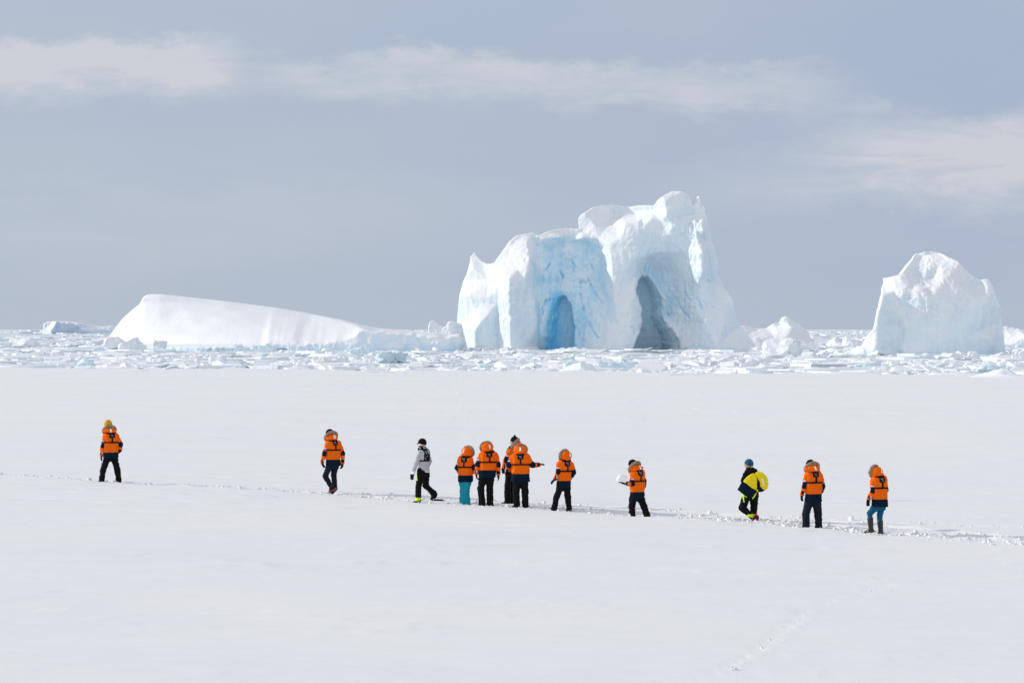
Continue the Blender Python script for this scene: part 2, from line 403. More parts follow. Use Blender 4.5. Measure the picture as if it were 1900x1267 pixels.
def snow_field():
    xs = np.concatenate([-np.geomspace(6000, 62, 26)[:-1], np.arange(-60, -17, 0.7), np.arange(-17, 15.5, 0.075), np.arange(15.5, 24, 0.14), np.arange(24.3, 60, 0.7), np.geomspace(62, 6000, 26)])
    ys = np.concatenate([[-6000, -2500, -900, -300, -100, -40, 0, 12, 20, 26], np.arange(30, 61, 0.28), np.arange(61, 88, 0.10), np.arange(88, 130, 0.6), np.arange(130, 300, 2.2), [301, 302]])
    X, Y = np.meshgrid(xs, ys, indexing='ij')
    s = sst(Y, 110, 300)
    Y2 = Y + s * (edge_y(X) - 300) + (Y > 290) * (3.5 * noise2(X, Y * 0, 0.10, 0.1, 3, 4, 0.6))
    Z = gz0(X, Y2) + relief(X, Y2) * (np.abs(X) < 300)
    near = sst(Y, 288, 299) * (Y < 300.5); Z += near * 0.26 * np.maximum(0, noise2(X, Y2, 0.22, 0.3, 8, 3))
    Z[:, -1] = -1.2; Y2[:, -1] = Y2[:, -2] + 0.15
    n, m = X.shape
    V = np.stack([X.ravel(), Y2.ravel(), Z.ravel()], 1)
    I = np.arange(n * m).reshape(n, m)
    Q = np.stack([I[:-1, :-1].ravel(), I[1:, :-1].ravel(), I[1:, 1:].ravel(), I[:-1, 1:].ravel()], 1)
    o = link('snow_field', mesh_np('snow_field', V, Q, M_field)); tag(o, kind='structure')
snow_field()

# ------------------------------------------------------------------ the sea with its far ice cover
def sea():
    m = bpy.data.materials.new('sea_surface'); m.use_nodes = True; t = m.node_tree; b = t.nodes['Principled BSDF']; L = t.links.new
    geo = N(t, 'ShaderNodeNewGeometry')
    mp = N(t, 'ShaderNodeMapping'); mp.inputs['Scale'].default_value = (0.035, 0.022, 0.1); L(geo.outputs['Position'], mp.inputs[0])
    n = N(t, 'ShaderNodeTexNoise', _Scale=1.0, _Detail=7.0, _Roughness=0.62, _Distortion=0.6); L(mp.outputs[0], n.inputs[0])
    fac = sstep(t, n.outputs[0], 0.42, 0.45)
    mx = N(t, 'ShaderNodeMix'); mx.data_type = 'RGBA'; L(fac, mx.inputs[0]); mx.inputs[6].default_value = (0.13, 0.22, 0.27, 1); mx.inputs[7].default_value = (0.84, 0.87, 0.90, 1)
    L(mx.outputs[2], b.inputs['Base Color'])
    r = N(t, 'ShaderNodeMapRange'); r.inputs[3].default_value = 0.28; r.inputs[4].default_value = 0.8; L(fac, r.inputs[0]); L(r.outputs[0], b.inputs['Roughness'])
    bp = N(t, 'ShaderNodeBump', _Strength=1.0, _Distance=0.5); L(fac, bp.inputs['Height']); L(bp.outputs[0], b.inputs['Normal'])
    xs = np.array([-45000, -6000, -260, -130, -60, 0, 60, 120, 220, 6000, 45000.])
    V = []; 
    for x in xs: V.append((x, float(edge_y(np.array(x))) - 6, 0)); 
    for x in xs: V.append((x, 60000, 0))
    k = len(xs); Q = [(i, i + 1, k + i + 1, k + i) for i in range(k - 1)]
    tag(link('sea', mesh_np('sea', V, Q, m, False)), kind='structure')
sea()

# ------------------------------------------------------------------ icebergs
def berg(name, poly, ctrl, D0, h, dmax, label, cat='iceberg', mt=None, rough=None, amp=(3.0, 1.2), caves=(), cracks=(), blue=None, deep=None, grey=None, crest=60.0, back=0.004, k=6.0, disp=0.5, dmin=-18, post=None, nbl=2, cd=0.0, side=None):
    s = D0 / FPX; base = HOR + CZ * FPX / D0
    def at_depth(u, py, d):
        q = 1 + d * s / D0; return 950 + (u - 950) * q, (HOR + (py - HOR) * q) if py < base - 2 else py
    cdf = cd if callable(cd) else (lambda u: cd)
    poly = [at_depth(p[0], p[1], cdf(p[0])) for p in poly]
    ctrl = [(*at_depth(c[0], c[1], c[2]), c[2]) for c in ctrl]
    P = [(p[0], base - p[1]) for p in poly]
    us = np.arange(min(p[0] for p in P) - 8, max(p[0] for p in P) + 8, h)
    ws = np.arange(-8, max(p[1] for p in P) + 8, h)
    ds = np.arange(dmin, dmax + 8, h)
    U, Wd = np.meshgrid(us, ws, indexing='ij')
    s2 = poly2(U, Wd, P)
    F = post(U, base - Wd) if post else facets(U, Wd, [(c[0], base - c[1], c[2]) for c in ctrl], 0.2, nbl)
    rg = rough(U, base - Wd) if rough else np.ones_like(U)
    cr = np.full(U.shape, 99.0)
    for line in cracks:
        for a, b in zip(line[:-1], line[1:]): cr = np.minimum(cr, seg2(U, Wd, (a[0], base - a[1]), (b[0], base - b[1])))
    F = F + 4 * np.exp(-(cr / 1.5) ** 2)
    shp = (len(us), len(ds), len(ws))
    d = ds.reshape(1, -1, 1).astype(f32)
    F3 = F.astype(f32)[:, None, :]; s3 = s2.astype(f32)[:, None, :]; rg3 = rg.astype(f32)[:, None, :]
    nz = gridnoise(shp, h, (1 / 26, 1 / 22, 1 / 34), 3) * amp[0] * 1.3 + gridnoise(shp, h, (1 / 11, 1 / 11, 1 / 19), 4) * amp[0] * 0.45
    fine = np.abs(gridnoise(shp, h, (1 / 7, 1 / 7, 1 / 13), 5)) * -amp[1] * 1.6 + gridnoise(shp, h, (1 / 4.5, 1 / 4.5, 1 / 6), 6) * amp[1] * 0.8 - np.abs(gridnoise(shp, h, (1 / 6.5, 1 / 9, 1 / 46), 8)) * amp[1] * 1.1
    shrink = np.maximum(0, d - crest) ** 2 * back
    if side: shrink = shrink + side(U).astype(f32)[:, None, :] * np.maximum(0, d - 12)
    f = smax(s3 + shrink + 0.22 * nz * rg3 + 0.35 * fine * np.minimum(1, rg3 + 0.35), (F3 - d) * 0.8 + nz * rg3 + fine * rg3, k)
    f = smax(f, d - dmax, 10)
    for cp, d0, d1, taper, dx, kk in caves:
        a = poly2(U, Wd, [(p[0], base - p[1]) for p in cp]).astype(f32) + (kk > 2.5) * (3.0 * noise2(U, Wd, 1 / 13, 1 / 17, 33, 3)).astype(f32)
        # the tunnel narrows and bends as it goes in
        for j in range(len(ds)):
            t = max(0.0, ds[j] - d0)
            sh = int(round(dx * t / h)); aj = np.roll(a, sh, 0) + taper * t
            c = np.maximum(aj, ds[j] - d1) + 0.9 * nz[:, j] * 0.5 + 0.6 * fine[:, j]
            f[:, j] = smax(f[:, j], -c, kk)
    V, Q = surfnet(f, (us[0], ds[0], ws[0]), h)
    V = np.asarray(V); u, dd, w = V[:, 0].copy(), V[:, 1].copy(), V[:, 2].copy(); py = base - w
    Nn = vnormals(V, Q)
    rgv = rough(u, py) if rough else np.ones(len(u))
    dn = disp * (vnoise(V, 0.42, 71) * 0.7 + vnoise(V, 0.9, 72) * 0.4) * (0.12 + 0.88 * rgv)
    V = V + Nn * dn[:, None]
    zero = np.zeros(len(u))
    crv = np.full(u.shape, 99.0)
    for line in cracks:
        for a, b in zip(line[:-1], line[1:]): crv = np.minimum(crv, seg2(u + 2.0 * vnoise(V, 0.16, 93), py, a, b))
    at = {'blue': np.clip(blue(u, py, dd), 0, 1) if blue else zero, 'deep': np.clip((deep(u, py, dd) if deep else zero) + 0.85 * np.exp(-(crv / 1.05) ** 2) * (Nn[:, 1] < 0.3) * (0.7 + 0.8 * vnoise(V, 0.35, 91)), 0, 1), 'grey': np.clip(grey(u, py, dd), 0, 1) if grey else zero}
    cxm = 0.5 * (us[0] + us[-1])
    L = np.stack([(V[:, 0] - cxm) * s, V[:, 1] * s, V[:, 2] * s], 1)
    o = link(name, mesh_np(name, L, Q, mt or M_berg, True, attrs=at), None, ((cxm - 950) * s, D0, 0))
    if label: tag(o, label, cat)
    return o

def gauss(u, v, cu, cv, ru, rv): return np.exp(-(((u - cu) / ru) ** 2 + ((v - cv) / rv) ** 2))
def main_berg():
    poly = [(845, 675), (847, 620), (848, 590), (850, 570), (853, 545), (860, 520), (866, 508), (871, 490), (873, 475), (880, 467), (885, 475), (893, 484), (905, 490), (917, 488), (925, 476), (933, 465), (945, 448), (958, 437), (975, 434), (990, 431), (1000, 437), (1015, 430), (1035, 424), (1055, 422), (1076, 424), (1073, 405), (1078, 397), (1085, 393), (1100, 383), (1120, 377), (1145, 376), (1170, 378), (1195, 379), (1215, 381), (1222, 370), (1236, 361), (1248, 355), (1265, 356), (1278, 362), (1283, 375), (1285, 384), (1291, 373), (1297, 363), (1301, 381), (1306, 386), (1309, 398), (1312, 412), (1318, 440), (1325, 460), (1331, 485), (1333, 510), (1340, 530), (1352, 545), (1360, 560), (1366, 590), (1370, 602), (1380, 612), (1393, 630), (1403, 652), (1410, 675)]
    C = []
    def add(*pts): C.extend(pts)
    # left flank, sunlit, turning away to the left
    add((848, 650, 95), (850, 600, 92), (852, 550, 90), (862, 515, 92), (874, 480, 98), (882, 472, 100), (878, 500, 80), (895, 490, 86), (870, 600, 52), (872, 645, 50), (870, 550, 62))
    # shaded facet between x 880 and 930, its brow
    add((884, 575, 52), (894, 562, 48), (906, 552, 43), (916, 544, 38), (880, 614, 22), (892, 598, 27), (908, 581, 31), (921, 564, 35), (880, 645, 18), (905, 605, 29), (905, 645, 24), (924, 548, 33), (922, 590, 36), (922, 645, 32), (926, 532, 34), (923, 564, 35), (922, 576, 36), (921, 606, 36), (921, 626, 34), (934, 545, 16), (935, 580, 20), (934, 615, 14), (944, 530, 2), (944, 545, 1), (944, 576, 0), (945, 590, -1), (946, 620, -2), (948, 640, -3))
    # sunlit rib and the face right of it
    add((944, 517, 4), (944, 560, 0), (946, 600, -2), (950, 650, -4), (975, 520, 15), (975, 580, 12), (975, 645, 8), (1000, 650, 22), (998, 600, 26), (992, 560, 30))
    # snow slope above, up to the left crest
    add((905, 520, 58), (930, 500, 52), (915, 535, 42), (940, 480, 62), (950, 455, 78), (968, 440, 84), (960, 500, 32), (965, 470, 52), (978, 450, 66), (984, 480, 32), (980, 505, 18), (988, 436, 86))
    # the big alcove
    add((994, 456, 90), (997, 480, 86), (997, 520, 80), (999, 555, 68), (1001, 600, 58), (1010, 443, 78), (1004, 500, 80), (1020, 465, 100), (1050, 450, 104), (1085, 450, 104), (1015, 490, 92), (1050, 490, 106), (1090, 490, 104), (1112, 478, 96), (1118, 462, 84), (1110, 520, 92), (1050, 525, 88), (1032, 534, 78), (1055, 540, 76), (1018, 530, 82), (1006, 555, 72), (1003, 600, 58), (1000, 645, 42), (1070, 520, 96), (1078, 545, 86), (1098, 545, 84), (1118, 545, 72), (1126, 560, 52), (1068, 575, 80), (1072, 610, 66), (1090, 590, 60), (1108, 600, 44), (1128, 595, 32), (1078, 645, 46), (1100, 645, 22), (1130, 645, 6))
    # snow roof over the alcove
    add((1010, 434, 92), (1040, 430, 104), (1040, 440, 84), (1080, 430, 104), (1080, 442, 84), (1110, 442, 84))
    # middle pillar
    add((1130, 455, 60), (1134, 480, 50), (1135, 500, 44), (1140, 560, 26), (1150, 610, 10), (1155, 650, 2), (1160, 500, 44), (1170, 560, 26), (1175, 620, 14), (1160, 460, 54), (1150, 442, 61), (1146, 480, 49))
    # upper snow shelf and bowl
    add((1076, 410, 112), (1085, 398, 108), (1100, 415, 100), (1110, 392, 112), (1130, 385, 124), (1140, 396, 134), (1165, 388, 134), (1180, 398, 120), (1130, 412, 112), (1120, 430, 90), (1145, 425, 88), (1155, 432, 64), (1160, 416, 66), (1185, 412, 64), (1210, 405, 66), (1190, 404, 84), (1210, 392, 100), (1155, 408, 100))
    # wall under the shelf
    add((1165, 440, 58), (1190, 425, 58), (1190, 450, 54), (1215, 430, 58), (1215, 455, 56), (1180, 480, 46), (1240, 440, 52))
    # tower
    add((1224, 378, 78), (1232, 372, 52), (1236, 400, 46), (1228, 410, 66), (1255, 362, 62), (1255, 385, 50), (1255, 415, 52), (1278, 370, 62), (1278, 400, 58))
    # sunlit facets on the right shoulder
    add((1262, 405, 62), (1264, 440, 58), (1270, 470, 56), (1285, 410, 44), (1292, 385, 52), (1298, 370, 60), (1290, 430, 40), (1306, 430, 18), (1304, 470, 12), (1284, 500, 36), (1304, 505, 10), (1268, 500, 56), (1306, 400, 48), (1315, 450, 56), (1322, 490, 60), (1312, 520, 42), (1330, 530, 62))
    # second cave alcove and its sloping right wall
    add((1200, 474, 62), (1222, 468, 64), (1205, 488, 92), (1225, 484, 96), (1195, 505, 98), (1218, 505, 122), (1242, 502, 100), (1180, 515, 58), (1187, 540, 50), (1258, 522, 82), (1278, 545, 58), (1248, 560, 106), (1240, 585, 110), (1266, 585, 72), (1258, 615, 66), (1292, 580, 34), (1292, 540, 40), (1282, 635, 24), (1262, 650, 30), (1275, 605, 54))
    # right lower flank
    add((1310, 600, 14), (1320, 560, 28), (1340, 560, 44), (1345, 600, 26), (1330, 645, 2), (1365, 610, 50), (1375, 645, 20), (1398, 650, 40))
    cave1 = [(1002, 680), (1005, 640), (1009, 605), (1013, 575), (1022, 553), (1036, 543), (1049, 547), (1057, 562), (1060, 585), (1066, 612), (1070, 680)]
    cave2 = [(1172, 680), (1174, 646), (1184, 630), (1193, 614), (1196, 595), (1191, 570), (1185, 545), (1187, 522), (1200, 506), (1217, 506), (1232, 524), (1240, 552), (1242, 580), (1250, 605), (1260, 628), (1268, 680)]
    low2 = [(1160, 628), (1172, 620), (1186, 620), (1196, 640), (1200, 680), (1165, 680)]
    rough = lambda u, v: np.clip(0.12 + 1.3 * gauss(u, v, 1055, 540, 62, 95) + 1.2 * gauss(u, v, 1245, 570, 70, 75) + 0.8 * gauss(u, v, 938, 580, 14, 60) + 0.9 * gauss(u, v, 1290, 430, 30, 70) + 0.35 * gauss(u, v, 978, 465, 18, 36) + 0.4 * gauss(u, v, 1215, 440, 50, 25), 0, 1.3)
    alc = [(994, 675), (994, 600), (990, 540), (986, 500), (990, 455), (1006, 439), (1040, 433), (1085, 435), (1116, 448), (1128, 485), (1131, 535), (1146, 585), (1128, 612), (1118, 675)]
    def blue_alcove(u, v, d):
        P3 = np.stack([u, d, v], 1)
        e = poly2(u + 3 * vnoise(P3, 0.09, 12), v + 3 * vnoise(P3, 0.11, 13), alc)
        pt = 0.62 + 0.42 * fbm(P3, 1 / 22, 14, 3, 0.55, (1, 1, 0.7)) - 0.25 * sst(u, 1070, 1125) * sst(v, 560, 620)
        return (1 - sst(e, -7, 3)) * np.clip(pt, 0.25, 1.0)
    blue = lambda u, v, d: blue_alcove(u, v, d) + 0.35 * gauss(u, v, 1240, 545, 50, 55) + 0.22 * gauss(u, v, 905, 610, 26, 34) + 0.25 * gauss(u, v, 1320, 520, 14, 60) + 0.25 * gauss(u, v, 970, 590, 20, 60) + 0.22 * gauss(u, v, 1200, 460, 50, 50) + 0.10 * gauss(u, v, 1330, 600, 50, 60)
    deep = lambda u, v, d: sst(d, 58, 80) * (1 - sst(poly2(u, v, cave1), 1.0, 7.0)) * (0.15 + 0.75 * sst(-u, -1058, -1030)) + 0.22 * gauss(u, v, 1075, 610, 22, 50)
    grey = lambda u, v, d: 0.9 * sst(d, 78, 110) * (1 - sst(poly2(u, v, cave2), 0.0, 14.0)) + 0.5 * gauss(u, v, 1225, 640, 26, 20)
    cracks = [[(1093, 515), (1101, 532), (1108, 545), (1121, 562)], [(1078, 524), (1084, 520), (1090, 523)], [(1079, 545), (1081, 560), (1086, 577)], [(1053, 560), (1053, 580), (1056, 592)], [(1246, 549), (1252, 562)], [(1232, 551), (1242, 562)], [(1274, 540), (1280, 553), (1285, 558)], [(1316, 518), (1320, 524)], [(1290, 436), (1291, 458)], [(1040, 500), (1046, 512), (1043, 522)], [(1062, 478), (1068, 492), (1066, 504)], [(1098, 488), (1104, 500)], [(1014, 556), (1007, 572), (1009, 584)], [(1095, 600), (1104, 618), (1112, 628)], [(1210, 520), (1205, 508), (1210, 496)], [(1262, 560), (1272, 578), (1283, 590)], [(1296, 552), (1304, 572)], [(1021, 487), (1016, 497), (1010, 500)], [(1203, 489), (1202, 500)], [(1172, 606), (1178, 620)]]
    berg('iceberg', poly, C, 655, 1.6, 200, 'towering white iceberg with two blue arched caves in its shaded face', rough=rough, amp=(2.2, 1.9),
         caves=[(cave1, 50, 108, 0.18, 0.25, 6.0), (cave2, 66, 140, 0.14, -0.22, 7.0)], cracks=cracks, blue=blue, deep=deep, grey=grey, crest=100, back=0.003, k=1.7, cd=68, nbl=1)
main_berg()
def right_berg():
    poly = [(1560, 680), (1571, 649), (1599, 640), (1612, 619), (1622, 608), (1625, 593), (1628, 577), (1633, 558), (1637, 541), (1636, 533), (1641, 522), (1638, 514), (1641, 509), (1655, 509), (1673, 508), (1684, 497), (1695, 484), (1703, 471), (1719, 467), (1736, 466), (1749, 470), (1763, 478), (1777, 485), (1785, 495), (1801, 511), (1812, 519), (1831, 518), (1837, 527), (1840, 541), (1848, 558), (1857, 577), (1859, 604), (1863, 637), (1868, 680)]
    C = [(1575, 655, 40), (1600, 650, 12), (1600, 640, 30), (1622, 650, 2), (1628, 610, 8), (1634, 570, 11), (1641, 550, 15),
         (1645, 600, 15), (1645, 650, 8), (1664, 560, 28), (1664, 600, 26), (1662, 650, 18), (1672, 650, 2), (1680, 610, 8), (1690, 575, 14), (1672, 585, 18),
         (1640, 512, 74), (1640, 535, 60), (1655, 515, 52), (1658, 540, 34), (1670, 512, 48), (1676, 545, 20), (1690, 550, 20), (1680, 530, 32), (1700, 530, 36),
         (1700, 500, 74), (1706, 478, 104), (1722, 472, 98), (1740, 470, 100), (1722, 500, 62), (1716, 520, 50), (1730, 510, 64), (1722, 530, 40), (1745, 490, 68), (1762, 485, 70), (1750, 515, 44), (1775, 500, 56), (1790, 510, 58), (1770, 525, 36),
         (1710, 542, 22), (1740, 538, 24), (1725, 552, 14), (1750, 556, 14), (1745, 570, 12), (1765, 548, 22), (1790, 540, 28), (1800, 530, 58), (1812, 528, 54), (1830, 526, 42), (1814, 550, 32), (1834, 545, 30), (1812, 575, 22), (1824, 570, 24), (1838, 575, 34),
         (1700, 600, 10), (1740, 600, 12), (1780, 600, 16), (1815, 610, 24), (1850, 600, 60), (1700, 655, 0), (1740, 655, 4), (1780, 655, 10), (1820, 655, 20), (1858, 655, 60), (1725, 582, 8), (1734, 580, 12), (1842, 640, 34)]
    rough = lambda u, v: np.clip(0.5 + 0.9 * gauss(u, v, 1722, 500, 30, 30) + 0.5 * gauss(u, v, 1720, 560, 80, 20), 0, 1.2)
    blue = lambda u, v, d: 0.35 * gauss(u, v, 1722, 508, 14, 14) + 0.35 * gauss(u, v, 1690, 562, 12, 12) + 0.22 * sst(v, 600, 660) + 0.25 * gauss(u, v, 1810, 610, 30, 7) + 0.15 * gauss(u, v, 1650, 600, 14, 60)
    berg('iceberg', poly, C, 500, 1.8, 190, 'rounded iceberg on the right with sunlit domed top and shaded blue wall', rough=rough, amp=(3.2, 1.1), blue=blue, crest=95, back=0.004, k=2.6, cracks=[], cd=lambda u: float(np.interp(u, [1560, 1640, 1685, 1712, 1850], [20, 20, 40, 78, 66])), side=lambda U: 0.10 * (1 - sst(U, 1650, 1700)))
right_berg()
def dome_berg():
    poly = [(172, 670), (180, 646), (196, 628), (211, 608), (224, 592), (244, 575), (259, 564), (268, 551), (276, 546), (301, 546), (346, 551), (401, 557), (456, 564), (511, 571), (567, 581), (622, 592), (670, 605), (690, 609), (714, 611), (769, 616), (806, 618), (830, 621), (853, 620), (858, 640), (850, 658), (848, 670)]
    C = []
    for u, b0, top, t0 in ((200, 205, 632, 225), (230, 180, 592, 240), (270, 150, 550, 270), (320, 120, 548, 265), (370, 90, 554, 255), (420, 66, 560, 245), (470, 45, 566, 232), (520, 30, 573, 218), (570, 18, 582, 200), (620, 8, 592, 170), (660, 4, 603, 140)):
        C.append((u, 655, b0 - 3)); C.append((u, 645, b0)); C.append((u, 641, b0 + 5)); C.append((u, top, t0))
        for q in (0.25, 0.5, 0.75):
            y = 639 + (top - 639) * q; w = b0 + 14 + (t0 - b0 - 14) * (q ** 1.15); C.append((u, y, w))
    C += [(662, 612, 60), (664, 618, 36)]
    for q in range(10):
        u = 676 + q * 19; t_ = float(np.interp(u, [670, 714, 769, 806, 856], [605, 611, 616, 618, 620])); j = (0, 3, -2, 4, 1, -3, 3, 0, 4, -1)[q]
        C += [(u, 656, 2 + j), (u, 640, 5 + j), (u, t_ + 14, 6 + j * 0.7), (u, t_ + 6 + (q % 3), 9 + j), (u, t_, 70 + (q % 4) * 6)]
    cdd = lambda u: float(np.interp(u, [200, 270, 370, 470, 570, 620, 660, 700, 860], [255, 290, 265, 235, 195, 140, 80, 60, 40]))
    Kq = 600 / FPX / 600
    tu = [950 + (p[0] - 950) * (1 + cdd(p[0]) * Kq) for p in poly[1:-1]][:22]; tv = [(HOR + (p[1] - HOR) * (1 + cdd(p[0]) * Kq)) for p in poly[1:-1]][:22]
    def post(U, V):
        T = np.interp(U, tu, tv); b0 = np.interp(U, [165, 195, 240, 295, 350, 405, 458, 512, 565, 618, 658, 860], [205, 180, 150, 120, 90, 66, 45, 30, 18, 8, 4, 4]); t0 = np.interp(U, [165, 240, 350, 458, 565, 618, 658, 860], [225, 268, 255, 232, 195, 140, 85, 70])
        t = np.clip((642 - V) / np.maximum(642 - T, 6), 0, 1.3)
        rim = np.interp(U, [300, 480, 490, 540, 556, 600, 640, 655, 663, 674], [641, 641, 636, 634, 637, 634, 629, 624, 614, 610])
        rim = np.where(U > 674, np.maximum(T + 4 + 1.2 * noise2(U, V * 0, 1 / 9, 0, 6, 2), T + 2.5), rim) + (U > 480) * 0.8 * noise2(U, V * 0, 1 / 6, 0, 16, 2)
        t = np.clip((rim - V) / np.maximum(rim - T, 3), 0, 1.3)
        slope = b0 + 12 + (t0 - b0 - 12) * (0.25 * t + 0.75 * t ** 1.25)
        cz = np.interp(V, [548, 560, 580, 600, 625, 640], [275, 355, 420, 460, 510, 550]); slope = slope + 0.16 * np.maximum(0, cz - U)
        slope = slope + 5 * noise2(U, V, 1 / 70, 1 / 30, 5, 2) * sst(t, 0, 0.3)
        face = b0 + 6 + 0.10 * (V < 700) * (rim - V) + 5 * noise2(U, V, 1 / 40, 1 / 50, 7, 3) * sst(U, 640, 700) + 1.5 * noise2(U, V, 1 / 9, 1 / 14, 9, 2) + np.maximum(0, U - 835) * 0.8
        return blur2(np.where(V > rim, face, slope), 1)
    rough = lambda u, v: np.clip(0.16 + 0.9 * sst(v, 632, 642) + 0.35 * sst(u, 664, 680) * sst(v, 612, 620), 0, 1)
    blue = lambda u, v, d: 0.10 * sst(u, 655, 690) * sst(v, 618, 640) + 0.3 * sst(v, 640, 650)
    caves = []
    rs = random.Random(4)
    x = 375
    while x < 640:
        w = rs.uniform(7, 20); caves.append(([(x, 664), (x + 1, 648), (x + w * 0.3, 641 - rs.uniform(0, 3)), (x + w * 0.8, 642 - rs.uniform(0, 3)), (x + w, 648), (x + w + 1, 664)], -20, 20 + max(0, (560 - x) * 0.42), 0.3, 0, 2.0)); x += w + rs.uniform(4, 16)
    caves.append(([(492, 664), (494, 642), (510, 634), (532, 633), (542, 640), (546, 664)], -20, 62, 0.25, 0, 2))
    berg('iceberg', poly, C, 600, 2.2, 350, 'long low wedge iceberg with smooth sunlit snow slope tapering right', mt=M_dome, rough=rough, amp=(1.3, 1.0), blue=blue, caves=caves, crest=325, back=0.02, k=3.0, dmin=-14,
         cracks=[], post=post, cd=cdd)
dome_berg()
def simple_berg(label, poly, D0, h, thick, dmax, mt=None, ctrl=None, amp=(1.6, 0.9), blue=None, extra=None, k=4.0, cat='iceberg'):
    b = 0; base = HOR + CZ * FPX / D0
    C = ctrl or []
    if not ctrl:
        us = [p[0] for p in poly]; u0, u1 = min(us), max(us)
        rs = random.Random(int(u0) + 7)
        P = [(p[0], p[1]) for p in poly]
        for i in range(7):
            for j in range(4):
                u = u0 + (u1 - u0) * (i + 0.5) / 7
                ty = min([np.interp(u, [a[0], c[0]] if a[0] <= c[0] else [c[0], a[0]], [a[1], c[1]] if a[0] <= c[0] else [c[1], a[1]]) for a, c in zip(P[:-1], P[1:]) if min(a[0], c[0]) <= u <= max(a[0], c[0])] or [base])
                v = base + (ty - base) * j / 3
                C.append((u, v, thick * (0.35 * (abs(i - 3) / 3) ** 2 + 0.55 * (j / 3) ** 1.4) + rs.uniform(-0.08, 0.08) * thick))
    return berg('iceberg', poly, C, D0, h, dmax, label, cat=cat, mt=mt, rough=None, amp=amp, blue=blue, crest=dmax * 0.4, back=0.01, k=k, dmin=-12, disp=0.3, cd=thick * 0.7)
def small_bergs():
    simple_berg('far flat-topped iceberg on the horizon at far left', [(78, 625), (80, 602), (86, 597), (100, 596), (118, 597), (135, 598), (150, 599), (162, 602), (178, 604), (190, 606), (212, 605), (222, 608), (226, 625)], 3000, 0.9, 24, 50, mt=M_far, amp=(1.6, 0.9),
                ctrl=[(80, 612, 14), (90, 612, 6), (97, 600, 10), (97, 612, 0), (104, 600, -2), (108, 612, 6), (108, 600, 8), (130, 612, 8), (130, 600, 10), (146, 605, 6), (150, 605, 12), (150, 612, 10), (170, 612, 12), (170, 606, 16), (190, 612, 14), (190, 608, 18), (215, 610, 18)])
    simple_berg('low snowy iceberg with a grey-blue ridge behind it, right of the two caves', [(1368, 665), (1372, 605), (1390, 604), (1410, 609), (1424, 607), (1436, 600), (1447, 596), (1452, 590), (1460, 587), (1470, 591), (1478, 598), (1484, 598), (1494, 606), (1502, 618), (1506, 628), (1520, 636), (1538, 645), (1560, 650), (1575, 665)], 760, 1.3, 50, 150, mt=M_dome, amp=(1.6, 0.8),
                ctrl=[(1375, 645, 4), (1380, 625, 16), (1375, 608, 60), (1400, 645, 0), (1400, 628, 12), (1400, 612, 66), (1420, 645, 0), (1425, 625, 24), (1425, 610, 72), (1440, 604, 68), (1447, 598, 80), (1440, 630, 16), (1450, 610, 54), (1453, 594, 52), (1462, 590, 54), (1470, 608, 48), (1480, 600, 66), (1490, 615, 60), (1462, 622, 28), (1482, 625, 34), (1500, 628, 44), (1460, 640, 4), (1500, 640, 10), (1530, 645, 16), (1560, 650, 24)])
    simple_berg('low iceberg with sunlit snow top at the right edge', [(1848, 668), (1852, 625), (1860, 606), (1872, 604), (1888, 606), (1905, 612), (1930, 610), (1960, 618), (1990, 626), (2010, 650), (2015, 668)], 720, 1.3, 40, 130, mt=M_dome, amp=(1.6, 0.8),
                ctrl=[(1855, 650, 6), (1862, 640, 8), (1862, 634, 22), (1862, 610, 60), (1885, 650, 4), (1885, 634, 6), (1885, 626, 22), (1885, 610, 60), (1905, 650, 2), (1905, 624, 8), (1905, 616, 50), (1950, 650, 4), (1950, 630, 14), (1950, 618, 60), (2000, 650, 20), (2000, 634, 40)])
    simple_berg('small sunlit ice knob beside the left foot of the caved iceberg', [(792, 660), (796, 606), (797, 598), (803, 595), (809, 598), (813, 603), (822, 607), (828, 606), (831, 599), (838, 596), (845, 598), (856, 602), (866, 640), (868, 660)], 640, 0.9, 16, 60, mt=M_berg, amp=(2.2, 1.0), k=2.5)
    simple_berg('pointed sunlit ice block in the gap left of the domed right iceberg', [(1530, 665), (1534, 638), (1540, 632), (1548, 627), (1554, 624), (1560, 629), (1565, 636), (1570, 665)], 780, 0.8, 20, 50, amp=(1.4, 0.8), k=2.0)
    simple_berg('broken white ice block with notched top left of the domed right iceberg', [(1562, 665), (1564, 636), (1566, 627), (1571, 623), (1576, 626), (1579, 632), (1584, 628), (1588, 631), (1593, 629), (1599, 635), (1603, 665)], 770, 0.7, 16, 44, amp=(1.6, 1.0), k=2.0)
small_bergs()

# ------------------------------------------------------------------ pack ice
def hull_block(seed, sx, sy, sz, cuts, slab=False):
    rs = random.Random(seed); bm = bmesh.new(); bmesh.ops.create_cube(bm, size=1.0)
    for v in bm.verts: v.co = Vector((v.co.x * sx, v.co.y * sy, (v.co.z + 0.5) * sz))
    for i in range(cuts):
        a = rs.uniform(0, 2 * math.pi); el = rs.uniform(-0.15, 0.25) if slab else rs.uniform(0.0, 1.2)
        n = Vector((math.cos(a) * math.cos(el), math.sin(a) * math.cos(el), math.sin(el)))
        ext = abs(n.x) * sx * 0.5 + abs(n.y) * sy * 0.5 + abs(n.z) * sz * 0.5
        c = Vector((0, 0, sz * 0.5)) + n * ext * rs.uniform(0.55, 0.85)
        bmesh.ops.bisect_plane(bm, geom=bm.verts[:] + bm.edges[:] + bm.faces[:], plane_co=c, plane_no=n, clear_outer=True)
        e = [x for x in bm.edges if x.is_boundary]
        if e: bmesh.ops.holes_fill(bm, edges=e)
    bmesh.ops.triangulate(bm, faces=bm.faces[:])
    return bm
